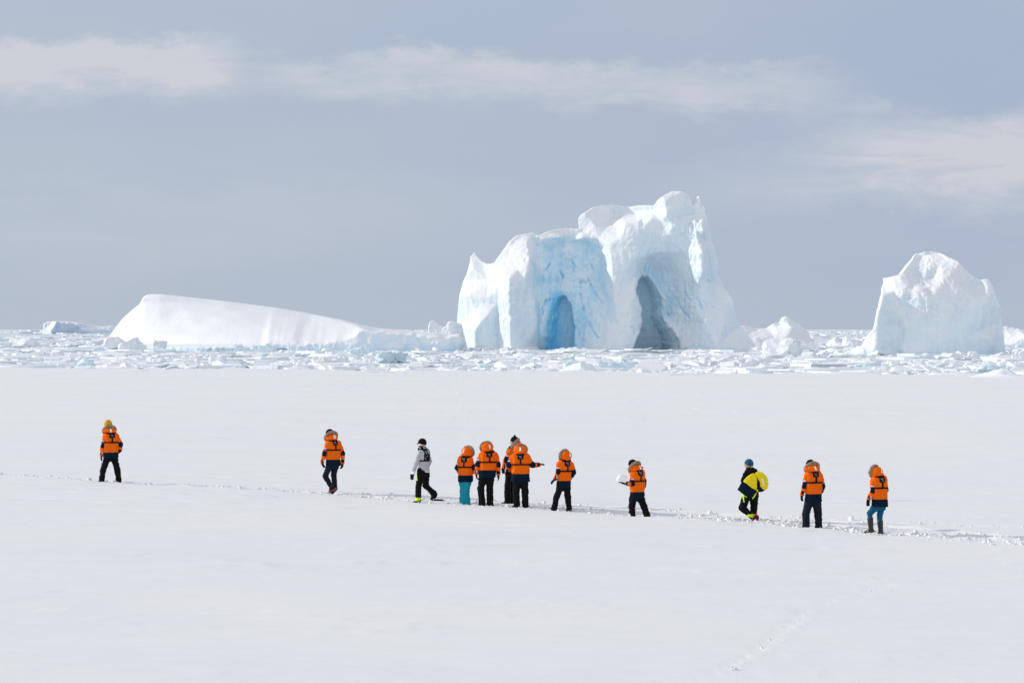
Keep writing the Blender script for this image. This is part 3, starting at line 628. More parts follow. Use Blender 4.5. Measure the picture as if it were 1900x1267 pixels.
def rough_up(bm, levels, amt, seed):
    rs = random.Random(seed)
    for l in range(levels):
        bmesh.ops.subdivide_edges(bm, edges=bm.edges[:], cuts=1, use_grid_fill=True, smooth=0.12)
        for v in bm.verts: v.co += Vector((rs.gauss(0, 1), rs.gauss(0, 1), rs.gauss(0, 0.8))) * amt / (l + 1)
def bm_add(dst, src, mtx):
    m = bpy.data.meshes.new('t'); src.to_mesh(m); m.transform(mtx); dst.from_mesh(m); bpy.data.meshes.remove(m); src.free()
def lib_block(i, mt):
    rs = random.Random(100 + i); kind = i % 5; bm = bmesh.new()
    if kind == 0:      # single tilted slab leaning on rubble
        b = hull_block(i, 2.6, 1.6, 0.6, 12, True); rough_up(b, 2, 0.06, i); bm_add(bm, b, Matrix.Translation((0, 0, 0)) @ Matrix.Rotation(rs.uniform(-0.25, 0.25), 4, 'Y'))
        for k in range(5):
            b = hull_block(i * 31 + k, rs.uniform(.3, .8), rs.uniform(.3, .7), rs.uniform(.25, .5), 6); rough_up(b, 1, 0.03, k); bm_add(bm, b, Matrix.Translation((rs.uniform(-1.4, 1.4), rs.uniform(-.9, .4), 0)) @ Matrix.Rotation(rs.uniform(-.5, .5), 4, 'X'))
    elif kind == 1:    # jagged peak
        b = hull_block(i, 1.9, 1.5, 1.25, 18); rough_up(b, 2, 0.07, i); bm_add(bm, b, Matrix.Identity(4))
        b = hull_block(i + 50, 1.2, 1.1, 0.8, 9); rough_up(b, 2, 0.04, i); bm_add(bm, b, Matrix.Translation((rs.choice([-1, 1]) * 0.9, -0.1, 0)))
    elif kind == 2:    # pile
        for k in range(9):
            s = rs.uniform(0.4, 1.1); b = hull_block(i * 17 + k, s * 1.3, s, s * 0.7, 7); rough_up(b, 1, 0.035, k)
            bm_add(bm, b, Matrix.Translation((rs.gauss(0, 0.75), rs.gauss(0, 0.4), rs.uniform(-0.1, 0.35) if k < 6 else 0)) @ Matrix.Rotation(rs.uniform(-.6, .6), 4, 'Y'))
    elif kind == 3:    # long low block
        for k in range(6):
            b = hull_block(i * 13 + k, rs.uniform(0.9, 1.7), rs.uniform(0.8, 1.4), rs.uniform(0.35, 0.75), 22); rough_up(b, 2, 0.05, k)
            bm_add(bm, b, Matrix.Translation((-1.5 + 0.6 * k + rs.gauss(0, .12), rs.gauss(0, .15), 0)) @ Matrix.Rotation(rs.uniform(-.15, .15), 4, 'Y'))
    else:              # rounded lump
        b = hull_block(i, 2.2, 1.6, 0.95, 22); rough_up(b, 2, 0.06, i); bm_add(bm, b, Matrix.Identity(4))
    me = bpy.data.meshes.new('ice_block'); bm.to_mesh(me); bm.free(); me.materials.append(mt)
    return me
LIB = [lib_block(i, M_chunk if i % 4 else M_chunk_blue) for i in range(20)]
def lib_floe(i):
    rs = random.Random(900 + i); b = hull_block(900 + i, 8, 6, 0.42, 12, True); rough_up(b, 3, 0.10, i)
    for k in range(14):
        c = hull_block(i * 40 + k, rs.uniform(.3, 1.0), rs.uniform(.3, .8), rs.uniform(.15, .5), 7); rough_up(c, 1, 0.04, k)
        an = rs.uniform(0, 6.28); rr = rs.uniform(0.55, 1.0); bm_add(b, c, Matrix.Translation((3.3 * rr * math.cos(an), 2.4 * rr * math.sin(an), rs.uniform(0, 0.3))))
    me = bpy.data.meshes.new('ice_floe'); b.to_mesh(me); b.free(); me.materials.append(M_chunk); return me
FLO = [lib_floe(i) for i in range(8)]
KINDN = {0: 'tilted slab', 1: 'jagged peaked block', 2: 'piled rubble heap', 3: 'long low block', 4: 'rounded lump'}
def place(px, py, wpx, lib, seed, hfac=1.0, name='ice_block'):
    """base of the block seen at column px, row py"""
    rs = random.Random(seed); D = CZ * FPX / (py - HOR); s = D / FPX
    me = LIB[lib] if name == 'ice_block' else FLO[lib]
    xs = [v.co.x for v in me.vertices]; w = max(xs) - min(xs); k = wpx * s / w
    o = link(name, me, None, ((px - 950) * s, D, -0.05)); o.scale = (k, k * 0.8, (k if name == 'ice_block' else min(k, 0.9)) * hfac); o.rotation_euler = (0, 0, rs.uniform(-0.25, 0.25))
    return o
def pack_ice():
    # blocks the photograph shows plainly
    H = [(265, 652, 118, 2, 1.0, 'largest shaded ice mound in front of the left end of the wedge iceberg'),
         (160, 681, 34, 4, 1.0, 'pale blue ice lump standing near the field edge at left'),
         (120, 682, 36, 2, 0.7, 'low heap of blue rubble left of the pale blue lump near the field edge'),
         (285, 672, 38, 5, 1.0, 'jagged pale block just below the large shaded mound'),
         (347, 676, 26, 6, 0.8, 'small white block with pointed tip right of the jagged pale block'),
         (402, 676, 36, 9, 1.0, 'rounded blue-white ice lump below the middle of the wedge iceberg'),
         (370, 666, 52, 8, 0.9, 'long pale blue slab under the sunlit snow slope'),
         (470, 653, 82, 8, 1.1, 'long white broken shelf against the foot of the wedge iceberg'),
         (590, 677, 110, 13, 0.8, 'long flat blue-white floe with dark water beside it under the wedge iceberg'),
         (612, 676, 36, 11, 0.9, 'squat pale blue block with a squared top below the wedge iceberg'),
         (720, 674, 62, 12, 1.1, 'broad pale blue heap below the tapering end of the wedge iceberg'),
         (668, 667, 50, 16, 1.0, 'small crumbled white peak beneath the cliff of the wedge iceberg'),
         (700, 679, 40, 2, 0.7, 'low rubble at the field edge below the broad pale heap'),
         (806, 673, 26, 14, 0.8, 'rounded pale lump at the right end of the wedge iceberg'),
         (1062, 652, 48, 7, 1.0, 'white pointed snow block at the mouth of the blue cave'),
         (1118, 664, 95, 18, 0.9, 'large blue-grey flat-topped block in front of the pillar between the caves'),
         (1098, 665, 60, 3, 0.8, 'low white ledge at the left of the flat-topped block'),
         (1110, 685, 150, 8, 0.7, 'long shaded slab lying along the field edge below the two caves'),
         (1010, 673, 110, 13, 0.6, 'long shaded ice slab below the blue cave'),
         (920, 681, 66, 3, 0.8, 'oblong blue-white floe near the field edge left of the blue cave'),
         (1300, 672, 120, 18, 0.35, 'thin long shaded floe below the right flank of the caved iceberg'),
         (1445, 664, 78, 9, 0.9, 'smooth rounded shaded mound right of the caved iceberg foot'),
         (1395, 685, 40, 1, 1.0, 'jagged blue-white block near the field edge below the smooth shaded mound'),
         (1420, 683, 26, 11, 0.9, 'steep angular block right beside the jagged blue-white one'),
         (1600, 668, 60, 3, 0.8, 'low shaded block below the left skirt of the domed iceberg'),
         (1608, 684, 60, 0, 0.9, 'tilted slab heap left of the domed iceberg near the field edge'),
         (1720, 664, 20, 4, 1.0, 'small white knob in front of the domed iceberg'),
         (1806, 663, 26, 14, 1.0, 'low white hump in front of the right half of the domed iceberg'),
         (1776, 688, 46, 3, 1.0, 'blunt blue-white block near the right edge of the pack ice'),
         (1888, 684, 24, 6, 1.0, 'pointed sunlit block at the right edge of the picture'),
         (1895, 668, 34, 11, 1.0, 'pale blue angular block under the low iceberg at the right edge'),
         (1840, 692, 60, 12, 0.8, 'pale green-blue heap behind the snow mound at right'),
         (40, 645, 60, 9, 0.6, 'low blue-white lump at the left edge below the horizon'),
         (150, 640, 90, 18, 0.5, 'long shaded snow hump left of the wedge iceberg'),
         (207, 613.9, 12, 5, 1.0, 'tiny white peak where the horizon meets the wedge iceberg')]
    used = []
    for i, (px, py, w, lib, hf, lab) in enumerate(H):
        o = place(px, py, w, lib, i, hf * 1.0); tag(o, lab, 'ice block'); used.append((px, py))
    # the rest of the blocks one can make out, told apart by kind, neighbour and row
    rs = random.Random(12)
    spots = [(0, 195, 'left of the wedge iceberg', 614, 682), (200, 430, "under the wedge's left half", 655, 682), (430, 660, "under the wedge's middle", 658, 682), (660, 850, "under the wedge's right tail", 660, 684),
             (850, 1000, 'below the sunlit left flank', 655, 686), (1000, 1170, 'below the blue cave', 655, 687), (1170, 1400, 'below the grey cave', 656, 688), (1400, 1600, 'between the two tall icebergs', 652, 690), (1600, 1900, 'below the domed iceberg', 666, 694)]
    cnt = [30, 26, 26, 22, 20, 20, 26, 26, 38]
    made = []
    for (x0, x1, where, y0, y1), n in zip(spots, cnt):
        for j in range(n):
            px = x0 + (x1 - x0) * (j + rs.random()) / n; t = rs.random()
            py = y0 + (y1 - y0) * t
            fl = rs.random() < 0.36
            row = 'far' if t < 0.33 else ('middle' if t < 0.66 else 'near')
            g = sst(np.array(py), 612, 690)
            w = (6 + 20 * float(g)) * rs.uniform(0.6, 1.7)
            if fl:
                o = place(px, py, w * 2.2, rs.randrange(8), rs.random(), rs.uniform(0.6, 1.1), 'ice_floe'); kn = 'flat snowy floe'; cat = 'ice floe'
            else:
                lib = rs.randrange(20); o = place(px, py, w, lib, rs.random(), rs.uniform(0.35, 0.8))
                kn = ('larger ' if w > 24 else 'small ') + ('bluish ' if lib % 4 == 0 else 'white ') + ('tilted slab', 'jagged block', 'rubble heap', 'low ridge', 'rounded lump')[lib % 5]; cat = 'ice block'
            made.append((kn, row, where, px, o, cat))
    ORD = ['leftmost', 'second', 'third', 'fourth', 'fifth', 'sixth', 'seventh', 'eighth', 'ninth', 'tenth', 'eleventh', 'twelfth', 'thirteenth']
    for kn, row, where, px, o, cat in made:
        same = sorted(m[3] for m in made if m[:3] == (kn, row, where)); q = same.index(px)
        if len(same) == 1: lab = '%s, only one in the %s row, %s' % (kn, row, where)
        elif q == 0: lab = 'leftmost %s, %s row, %s' % (kn, row, where)
        else: lab = '%s from left of the %ss, %s row, %s' % (ORD[q], kn, row, where)
        tag(o, lab, cat, 'pack ice pieces ' + where)
    # everything smaller: uncountable brash
    Vs, Fs = [], []; off = 0; rs = random.Random(77); nprs = np.random.RandomState(5)
    base = []
    for k in range(14):
        b = hull_block(3000 + k, 1.3, 0.8, 0.5, 8); b.verts.ensure_lookup_table(); b.verts.index_update()
        base.append((np.array([v.co[:] for v in b.verts]), np.array([[v.index for v in f.verts] for f in b.faces]))); b.free()
    slab = []
    for k in range(10):
        b = hull_block(3100 + k, 1.0, 0.7, 0.10, 12, True); b.verts.index_update()
        slab.append((np.array([v.co[:] for v in b.verts]), np.array([[v.index for v in f.verts] for f in b.faces]))); b.free()
    def put(px, py, w, src, hf, tilt, zoff):
        nonlocal off
        D = CZ * FPX / (py - HOR); s = D / FPX; V, F = src
        a = rs.uniform(0, 6.28); ca, sa = math.cos(a), math.sin(a)
        P = V * np.array([w * s, w * s, w * s * hf]); tx, ty = rs.uniform(-tilt, tilt), rs.uniform(-tilt, tilt)
        P[:, 2] += P[:, 0] * tx + P[:, 1] * ty
        P = np.stack([P[:, 0] * ca - P[:, 1] * sa + (px - 950) * s, P[:, 0] * sa + P[:, 1] * ca + D, P[:, 2] + zoff], 1)
        Vs.append(P); Fs.append(F + off); off += len(P)
    def okrow(px, py):
        D = CZ * FPX / (py - HOR); X = (px - 950) / FPX * D
        return D > float(edge_y(np.array(X))) + 1.0
    for i in range(15500):
        px = rs.uniform(-900, 2800); py = HOR + 1.2 + 88 * rs.random() ** 0.85
        if not okrow(px, py): continue
        fld = float(noise2(np.array([px]), np.array([py]), 1 / 110, 1 / 7, 8, 3)[0])
        if fld < 0.0 and rs.random() < 0.75: continue
        g = (py - HOR) / 80; w = (1.0 + 0.8 * max(0, fld)) * (2.0 + 8.0 * g) * rs.lognormvariate(0, 0.45)
        put(px, py, w, base[rs.randrange(14)], rs.uniform(0.2, 0.75) * (0.7 + 0.9 * max(0, fld)), 0.35, -0.04)
    for i in range(8000):
        px = rs.uniform(-900, 2800); py = HOR + 1.5 + 88 * rs.random() ** 0.8
        if not okrow(px, py): continue
        g = (py - HOR) / 80; w = min((15 + 34 * g) * rs.lognormvariate(0, 0.7), 40 + 110 * g)
        put(px, py, w, slab[rs.randrange(10)], rs.uniform(0.15, 0.55), 0.02, -0.06)
    V = np.concatenate(Vs); F = np.concatenate(Fs)
    o = link('brash_ice', mesh_np('brash_ice', V, F, M_chunk, False)); tag(o, 'broken white and pale blue brash ice filling the sea beyond the snow field', 'brash ice', None, 'stuff')
    # the low mound on the field's edge at right
    bm = hull_block(77, 7.0, 4.0, 1.6, 1); bm.free()
    gx, gy = np.meshgrid(np.linspace(-4.2, 4.2, 70), np.linspace(-6, 6, 50), indexing='ij')
    r = 0.78 * np.exp(-((gx + 0.3) / 1.7) ** 2 - (gy / 2.4) ** 2) * (1 + 0.25 * noise2(gx, gy, 0.9, 0.7, 4, 3)) + 0.05 * noise2(gx, gy, 1.2, 1, 5, 3) * np.exp(-(gx / 3) ** 2)
    edge = np.maximum(np.abs(gx) / 4.2, np.abs(gy) / 6); zz = r - 0.28 * sst(edge, 0.6, 1.0) - 0.02
    n, m = gx.shape; I = np.arange(n * m).reshape(n, m)
    Q = np.stack([I[:-1, :-1].ravel(), I[1:, :-1].ravel(), I[1:, 1:].ravel(), I[:-1, 1:].ravel()], 1)
    mx = (1862 - 950) / FPX * 262; o = link('snow_mound', mesh_np('snow_mound', np.stack([gx.ravel(), gy.ravel(), zz.ravel()], 1), Q, M_clump), None, (mx, 262, 0.30))
    tag(o, 'low smooth snow mound on the field edge at right', 'snow mound')
pack_ice()

# ------------------------------------------------------------------ clods kicked up along the trail
def clods():
    Vs, Fs = [], []; off = 0; rs = random.Random(3); base = []
    for k in range(8):
        b = hull_block(5000 + k, 1.0, 0.9, 0.7, 16); rough_up(b, 1, 0.06, k); b.verts.index_update()
        base.append((np.array([v.co[:] for v in b.verts]), np.array([[v.index for v in f.verts] for f in b.faces]))); b.free()
    pts = []
    for i in range(6200):
        x = rs.uniform(-24, 24)
        if rs.random() > np.interp(x, [-17, -4, 2, 16], [0.30, 0.42, 0.8, 1.0]): continue
        wd = float(np.interp(x, [-16, -10, -4, 0, 4, 10, 14], [0.3, 0.40, 0.42, 0.7, 0.9, 1.05, 1.2]))
        y = float(np.interp(x, TR[0], TR[1])) + rs.gauss(0, 0.62) * wd - 0.1 * wd
        pts.append((x, y, min(0.06, 0.014 * rs.lognormvariate(0, 0.55) * (1 + 0.25 * (x > 2)))))
    for i in range(420):
        x = rs.uniform(-5, 16); T_ = TR2 if rs.random() < 0.5 else TR3
        if x < T_[0][0]: continue
        pts.append((x, float(np.interp(x, T_[0], T_[1])) + rs.gauss(0, 0.3), 0.016 * rs.lognormvariate(0, 0.5)))
    for px, py in FOOT:
        X, Y = ray(px, py)
        for k in range(4): pts.append((X + rs.gauss(0, 0.12), Y + rs.gauss(0, 0.3), 0.010 * rs.lognormvariate(0, 0.4)))
    z = gz(np.array([p[0] for p in pts]), np.array([p[1] for p in pts]))
    for (x, y, r), zz in zip(pts, z):
        V, F = base[rs.randrange(8)]; a = rs.uniform(0, 6.28); ca, sa = math.cos(a), math.sin(a); P = V * (2 * r)
        P = np.stack([P[:, 0] * ca - P[:, 1] * sa + x, P[:, 0] * sa + P[:, 1] * ca + y, P[:, 2] * rs.uniform(0.7, 1.2) + zz - r * 0.25], 1)
        Vs.append(P); Fs.append(F + off); off += len(P)
    o = link('snow_clods', mesh_np('snow_clods', np.concatenate(Vs), np.concatenate(Fs), M_clump, True)); tag(o, 'loose snow clods kicked up along the trodden trail', 'snow clods', None, 'stuff')
clods()

# ------------------------------------------------------------------ people
M_or = mat('orange_shell', (0.90, 0.142, 0.003), 0.75, 0.10, 0.10, 9, 0.010, 22)
M_nv = mat('navy_shell', (0.002, 0.012, 0.028), 0.8, 0.10, 0.2, 9, 0.008, 24)
M_bk = mat('black_cloth', (0.007, 0.007, 0.008), 0.85, 0.10, 0.25, 14, 0.010, 22)
M_strap = mat('black_webbing', (0.004, 0.005, 0.009), 0.8, 0.10, 0.2, 60)
M_teal = mat('turquoise_cloth', (0.0, 0.29, 0.38), 0.6, 0.3, 0.12, 14, 0.010, 22)
M_pet = mat('petrol_blue_cloth', (0.005, 0.095, 0.175), 0.75, 0.12, 0.15, 14, 0.006, 26)
M_slate = mat('slate_cloth', (0.009, 0.014, 0.024), 0.8, 0.12, 0.2, 14, 0.010, 22)
M_gry = mat('light_grey_fleece', (0.46, 0.47, 0.50), 0.85, 0.15, 0.07, 16, 0.008, 20, 0.2)
M_fur = mat('fur_trim', (0.34, 0.24, 0.16), 0.95, 0.1, 0.55, 30, 0.01, 60, 0.3)
M_white = mat('white_reflector', (0.86, 0.87, 0.88), 0.4, 0.5)
M_pgrey = mat('grey_patch', (0.42, 0.42, 0.48), 0.6, 0.3, 0.5, 60)
M_pblue = mat('blue_patch', (0.05, 0.07, 0.35), 0.6, 0.3)
M_skin = mat('skin', (0.58, 0.33, 0.23), 0.55, 0.35, 0.08, 30)
M_hair = mat('brown_hair', (0.05, 0.028, 0.015), 0.7, 0.3, 0.4, 60)
M_mus = mat('mustard_knit', (0.68, 0.36, 0.015), 0.9, 0.1, 0.18, 50, 0.01, 70, 0.2)
M_bhat = mat('blue_knit', (0.014, 0.085, 0.17), 0.9, 0.1, 0.2, 50, 0.01, 70, 0.2)
M_neon = mat('neon_yellow', (0.62, 0.92, 0.01), 0.55, 0.3)
M_yel = mat('yellow_shell', (0.86, 0.66, 0.0), 0.55, 0.3, 0.08, 12, 0.010, 18)
M_rub = mat('black_rubber', (0.012, 0.012, 0.013), 0.35, 0.5, 0.3, 20)
M_red = mat('red_plastic', (0.62, 0.015, 0.03), 0.4, 0.5)
M_alu = mat('grey_metal', (0.35, 0.35, 0.36), 0.4, 0.5)
M_lens = mat('dark_lens', (0.01, 0.01, 0.012), 0.1, 0.6)

def rcone(P, a, b, ra, rb):
    a = np.asarray(a, float); b = np.asarray(b, float); d = b - a; L2 = d @ d + 1e-9
    t = np.clip(((P[0] - a[0]) * d[0] + (P[1] - a[1]) * d[1] + (P[2] - a[2]) * d[2]) / L2, 0, 1)
    return np.sqrt((P[0] - a[0] - t * d[0]) ** 2 + (P[1] - a[1] - t * d[1]) ** 2 + (P[2] - a[2] - t * d[2]) ** 2) - (ra + (rb - ra) * t)
def union(P, prims, k=0.03):
    f = None
    for p in prims:
        g = rcone(P, *p); f = g if f is None else smin(f, g, k)
    return f
def wr(P, amp, sc, seed):
    s = P[0].shape; Q = np.stack([p.ravel() for p in P], 1)
    r = vnoise(Q, sc, seed, (1, 1, 1.5)) * 0.6 + np.abs(vnoise(Q, sc * 1.9, seed + 1, (0.8, 0.8, 1.8))) * -0.5
    return (r * amp).reshape(s)
def grid(lo, hi, h):
    ax = [np.arange(l - 2 * h, u + 3 * h, h) for l, u in zip(lo, hi)]
    return np.meshgrid(*ax, indexing='ij'), (ax[0][0], ax[1][0], ax[2][0])
def bounds(prims, m=0.03):
    A = np.array([[*(np.minimum(p[0], p[1]) - max(p[2], p[3]))] + [*(np.maximum(p[0], p[1]) + max(p[2], p[3]))] for p in prims])
    return A[:, :3].min(0) - m, A[:, 3:].max(0) + m
def sdf_obj(name, fn, lo, hi, h, mats, parent, mi=None, smooth=True):
    P, org = grid(lo, hi, h); f = fn(P)
    if not (f < 0).any(): return None
    V, Q = surfnet(f, org, h)
    m = None
    if mi is not None: m = mi(V[Q].mean(1))
    return link(name, mesh_np(name, V, Q, mats, smooth, m), parent)
def furring(name, arc, rad, parent, seed, n=230):
    rs = random.Random(seed); bm = bmesh.new(); arc = [Vector(a) for a in arc]; m = len(arc)
    ringv = []
    for i, c in enumerate(arc):
        t = (arc[(i + 1) % m] - arc[(i - 1) % m]).normalized(); u = t.cross(Vector((0.1, 0.3, 1))).normalized(); v = t.cross(u)
        ringv.append([bm.verts.new(c + (u * math.cos(a) + v * math.sin(a)) * rad * rs.uniform(0.75, 1.2)) for a in [k * math.tau / 7 for k in range(7)]])
    for i in range(m):
        for k in range(7): bm.faces.new((ringv[i][k], ringv[(i + 1) % m][k], ringv[(i + 1) % m][(k + 1) % 7], ringv[i][(k + 1) % 7]))
    for _ in range(n):
        i = rs.randrange(m); c = arc[i].lerp(arc[(i + 1) % m], rs.random()); d = Vector((rs.gauss(0, 1), rs.gauss(0, 1), rs.gauss(0, 1))).normalized()
        s = d.orthogonal().normalized() * 0.009; s2 = d.cross(s).normalized() * 0.009; b = c + d * rad * 0.7; tip = c + d * (rad + rs.uniform(0.008, 0.026)) + Vector((0, 0, -0.006))
        q = [bm.verts.new(b + s), bm.verts.new(b - s * 0.5 + s2), bm.verts.new(b - s * 0.5 - s2), bm.verts.new(tip)]
        for t in ((0, 1, 3), (1, 2, 3), (2, 0, 3)): bm.faces.new([q[j] for j in t])
    me = bpy.data.meshes.new(name); bm.to_mesh(me); bm.free(); me.materials.append(M_fur)
    for p in me.polygons: p.use_smooth = False
    return link(name, me, parent)
def glove(root, wrist, hand, fwd, side, m=None, spread=0.35, curl=0.5, mitten=False):
    w = np.array(wrist); h = np.array(hand); d = h - w; L = np.linalg.norm(d); d = d / max(L, 1e-6)
    up = np.array(fwd, float); up = up - (up @ d) * d; up /= max(np.linalg.norm(up), 1e-6)          # direction across the knuckles
    nrm = np.cross(d, up)
    palm = w + d * 0.055
    pr = [(w - d * 0.03, w + d * 0.02, 0.040, 0.037)]
    for k in range(4):
        o = up * (0.030 - 0.020 * k); pr.append((w + o * 0.8, palm + d * 0.03 + o, 0.022, 0.019))
    lens = (0.070, 0.078, 0.072, 0.058)
    for k in range(4):
        o = up * (0.033 - 0.022 * k) * (1 + spread * 0.4); kn = palm + d * 0.035 + o; c = curl * (0.8 + 0.12 * k)
        m1 = kn + (d * math.cos(c * 0.5) + nrm * math.sin(c * 0.5) * side) * lens[k] * 0.5
        m2 = m1 + (d * math.cos(c * 1.3) + nrm * math.sin(c * 1.3) * side) * lens[k] * 0.5
        pr += [(kn, m1, 0.0135, 0.0125), (m1, m2, 0.0125, 0.0105)]
    tb = w + d * 0.015 + up * 0.030; t1 = tb + (up * 0.75 + d * 0.65 + nrm * 0.25 * side) * 0.042; t2 = t1 + (up * 0.25 + d * 0.9 + nrm * 0.3 * side) * 0.034
    pr += [(tb, t1, 0.019, 0.015), (t1, t2, 0.015, 0.012)]
    if mitten: pr.append((palm, palm + d * 0.085, 0.045, 0.036))
    lo, hi = bounds(pr, 0.01)
    return sdf_obj('glove', lambda P: union(P, pr, 0.007), lo, hi, 0.0065, m or M_bk, root)

def person(label, o, k, gy, cx, phi, head, neck, chest, pelvis, ob, hem, hw, LA, RA, LL, RL, outfit='parka', cat='person', topm=None, legm=None, hat=None, hood=None, fur=None, stripe=None,
           handl=True, handr=False, boots='shoe', legr=(0.098, 0.078, 0.070), headphi=None, pad=True, group='walkers on the snow', hmax=None, seed=0, sink=0.025, hatm=None, collar=True, mitt=False, footr=1.0, hoodz=0.0):
    fy = o[1] + gy / k
    X, D = ray(o[0] + cx / k, fy); S = FPX / D * k            # crop pixels per metre
    gzv = float(gz0(np.array(X), np.array(D)))
    root = bpy.data.objects.new('person', None); COL.objects.link(root); root.location = (X, D, gzv); tag(root, label, cat, group)
    ph = R(phi); left = np.array([-math.cos(ph), -math.sin(ph), 0]); fwd = np.array([-math.sin(ph), math.cos(ph), 0])
    hp = R(phi if headphi is None else headphi); hl = np.array([-math.cos(hp), -math.sin(hp), 0]); hf = np.array([-math.sin(hp), math.cos(hp), 0])
    def pt(p, lat=0.0, f=0.0):
        y = p[2] if len(p) > 2 else (left[1] * lat + fwd[1] * f)
        return np.array([(p[0] - cx) / S, y, (gy - p[1]) / S - sink])
    NK, CH, PV, HD = pt(neck), pt(chest), pt(pelvis), pt(head)
    hemz = (gy - hem) / S - sink; obz = (gy - ob) / S - sink if ob else None
    halfw = hw / 2 / S                                        # half width of the hem
    aL = [pt(LA[0], 0.17), pt(LA[1], 0.20), pt(LA[2], 0.20)]; aR = [pt(RA[0], -0.17), pt(RA[1], -0.20), pt(RA[2], -0.20)]
    lL = [pt(p, 0.10) for p in LL]; lR = [pt(p, -0.10) for p in RL]
    big = outfit == 'parka'
    # --- body: one continuous skin under the clothes
    hr = 0.098
    E = lambda a: np.asarray(a)
    bp = [(PV + [0, 0, .10], CH, 0.085, 0.10), (CH, NK - [0, 0, .03], 0.09, 0.055), (NK - [0, 0, .04], HD - [0, 0, .05], 0.055, 0.055),
          (HD + hf * 0.0 + [0, 0, .02], HD + hf * 0.02 - [0, 0, .01], hr, hr * 0.92), (HD + hf * 0.045 - [0, 0, .07], HD + hf * 0.03 - [0, 0, .05], 0.048, 0.06)]
    for A, r in ((aL, (0.038, 0.033, 0.025)), (aR, (0.038, 0.033, 0.025))):
        bp += [(CH + (A[0] - CH) * 0.4 + [0, 0, .02], CH * 0.15 + A[0] * 0.85 - [0, 0, .02], 0.04, r[0] * 0.85), (CH * 0.15 + A[0] * 0.85 - [0, 0, .02], A[0] * 0.8 + A[1] * 0.2, r[0] * .85, r[0] * .9), (A[0], A[1], r[0], r[1]), (A[1], A[2], r[1], r[2])]
        d = (A[2] - A[1]) / np.linalg.norm(A[2] - A[1]); bp.append((A[2], A[2] + d * 0.025, 0.022, 0.018))
    for A in (lL, lR):
        bp += [(PV + [0, 0, .10], A[0], 0.07, 0.06), (A[0], A[1], 0.058, 0.042), (A[1], A[2], 0.040, 0.028), (A[2], A[2] * 0.45 + A[3] * 0.55, 0.026, 0.016)]
    face = [(HD + hf * 0.105 - [0, 0, .004], HD + hf * 0.122 - [0, 0, .03], 0.011, 0.015), (HD + hf * 0.098 + [0, 0, .022] + hl * 0.035, HD + hf * 0.098 + [0, 0, .022] - hl * 0.035, 0.012, 0.012),
            (HD + hf * 0.098 - [0, 0, .058] + hl * 0.02, HD + hf * 0.098 - [0, 0, .058] - hl * 0.02, 0.010, 0.010), (HD + hl * 0.098 + [0, 0, .01], HD + hl * 0.10 - [0, 0, .03], 0.016, 0.012), (HD - hl * 0.098 + [0, 0, .01], HD - hl * 0.10 - [0, 0, .03], 0.016, 0.012)]
    lo, hi = bounds(bp + face, 0.01)
    def fbody(P):
        f = union(P, bp, 0.018); f = smin(f, union(P, face, 0.004), 0.008)
        for s in (1, -1):
            c = HD + hf * 0.104 + hl * 0.034 * s + [0, 0, .004]; f = smax(f, -(np.sqrt((P[0] - c[0]) ** 2 + (P[1] - c[1]) ** 2 + (P[2] - c[2]) ** 2) - 0.014), 0.006)
        return f
    sdf_obj('body', fbody, lo, hi, 0.0125, M_skin, root)
    for s in (1, -1):
        c = HD + hf * 0.097 + hl * 0.034 * s + [0, 0, .004]
        sdf_obj('eye', lambda P: rcone(P, c, c + 1e-4, 0.0125, 0.0125), c - 0.014, c + 0.014, 0.0045, M_white if False else M_lens, root)
    # --- trousers
    tp = []
    for A in (lL, lR):
        top = A[0].copy(); tp += [(np.array([top[0] * .8 + PV[0] * .2, top[1], max(hemz + 0.05, top[2])]), A[1], legr[0], legr[1]), (A[1], A[2], legr[1], legr[2])]
        if boots != 'tall': tp.append((A[2], A[2] + (A[3] - A[2]) * 0.12 - [0, 0, .035], legr[2], legr[2] * 1.03))
    tp += [(PV + left * 0.06 + [0, 0, .06], lL[0] - [0, 0, .05], 0.12, 0.10), (PV - left * 0.06 + [0, 0, .06], lR[0] - [0, 0, .05], 0.12, 0.10), (PV, (lL[0] + lR[0]) / 2 - [0, 0, .03], 0.11, 0.09)]
    cuffs = legm if isinstance(legm, list) else [legm or M_bk]
    lo, hi = bounds(tp, 0.02)
    zcut = [min(A[2][2], 9) - (0.055 if boots != 'tall' else -0.0) for A in (lL, lR)]
    def ftr(P):
        f = union(P, tp, 0.018) + wr(P, 0.017, 11.0, seed + 1) + wr(P, 0.010, 26.0, seed + 2)
        return smax(f, (min(zcut) - P[2]), 0.006)
    def mtr(C):
        m = np.zeros(len(C), int)
        if len(cuffs) > 1:
            a = lL[2]; m[(C[:, 2] < a[2] + 0.045) & (C[:, 2] > a[2] - 0.035) & (np.hypot(C[:, 0] - a[0], C[:, 1] - a[1]) < 0.12)] = 1
            n0 = lL[0] * 0.75 + lL[1] * 0.25; m[(np.abs(C[:, 0] - n0[0] + 0.085 + 0.15 * (C[:, 2] - n0[2])) < 0.014) & (np.abs(C[:, 2] - n0[2] - 0.02) < 0.11) & (C[:, 1] < n0[1] + .06)] = 1
        return m
    sdf_obj('trousers', ftr, lo, hi, 0.0125, cuffs, root, mtr)
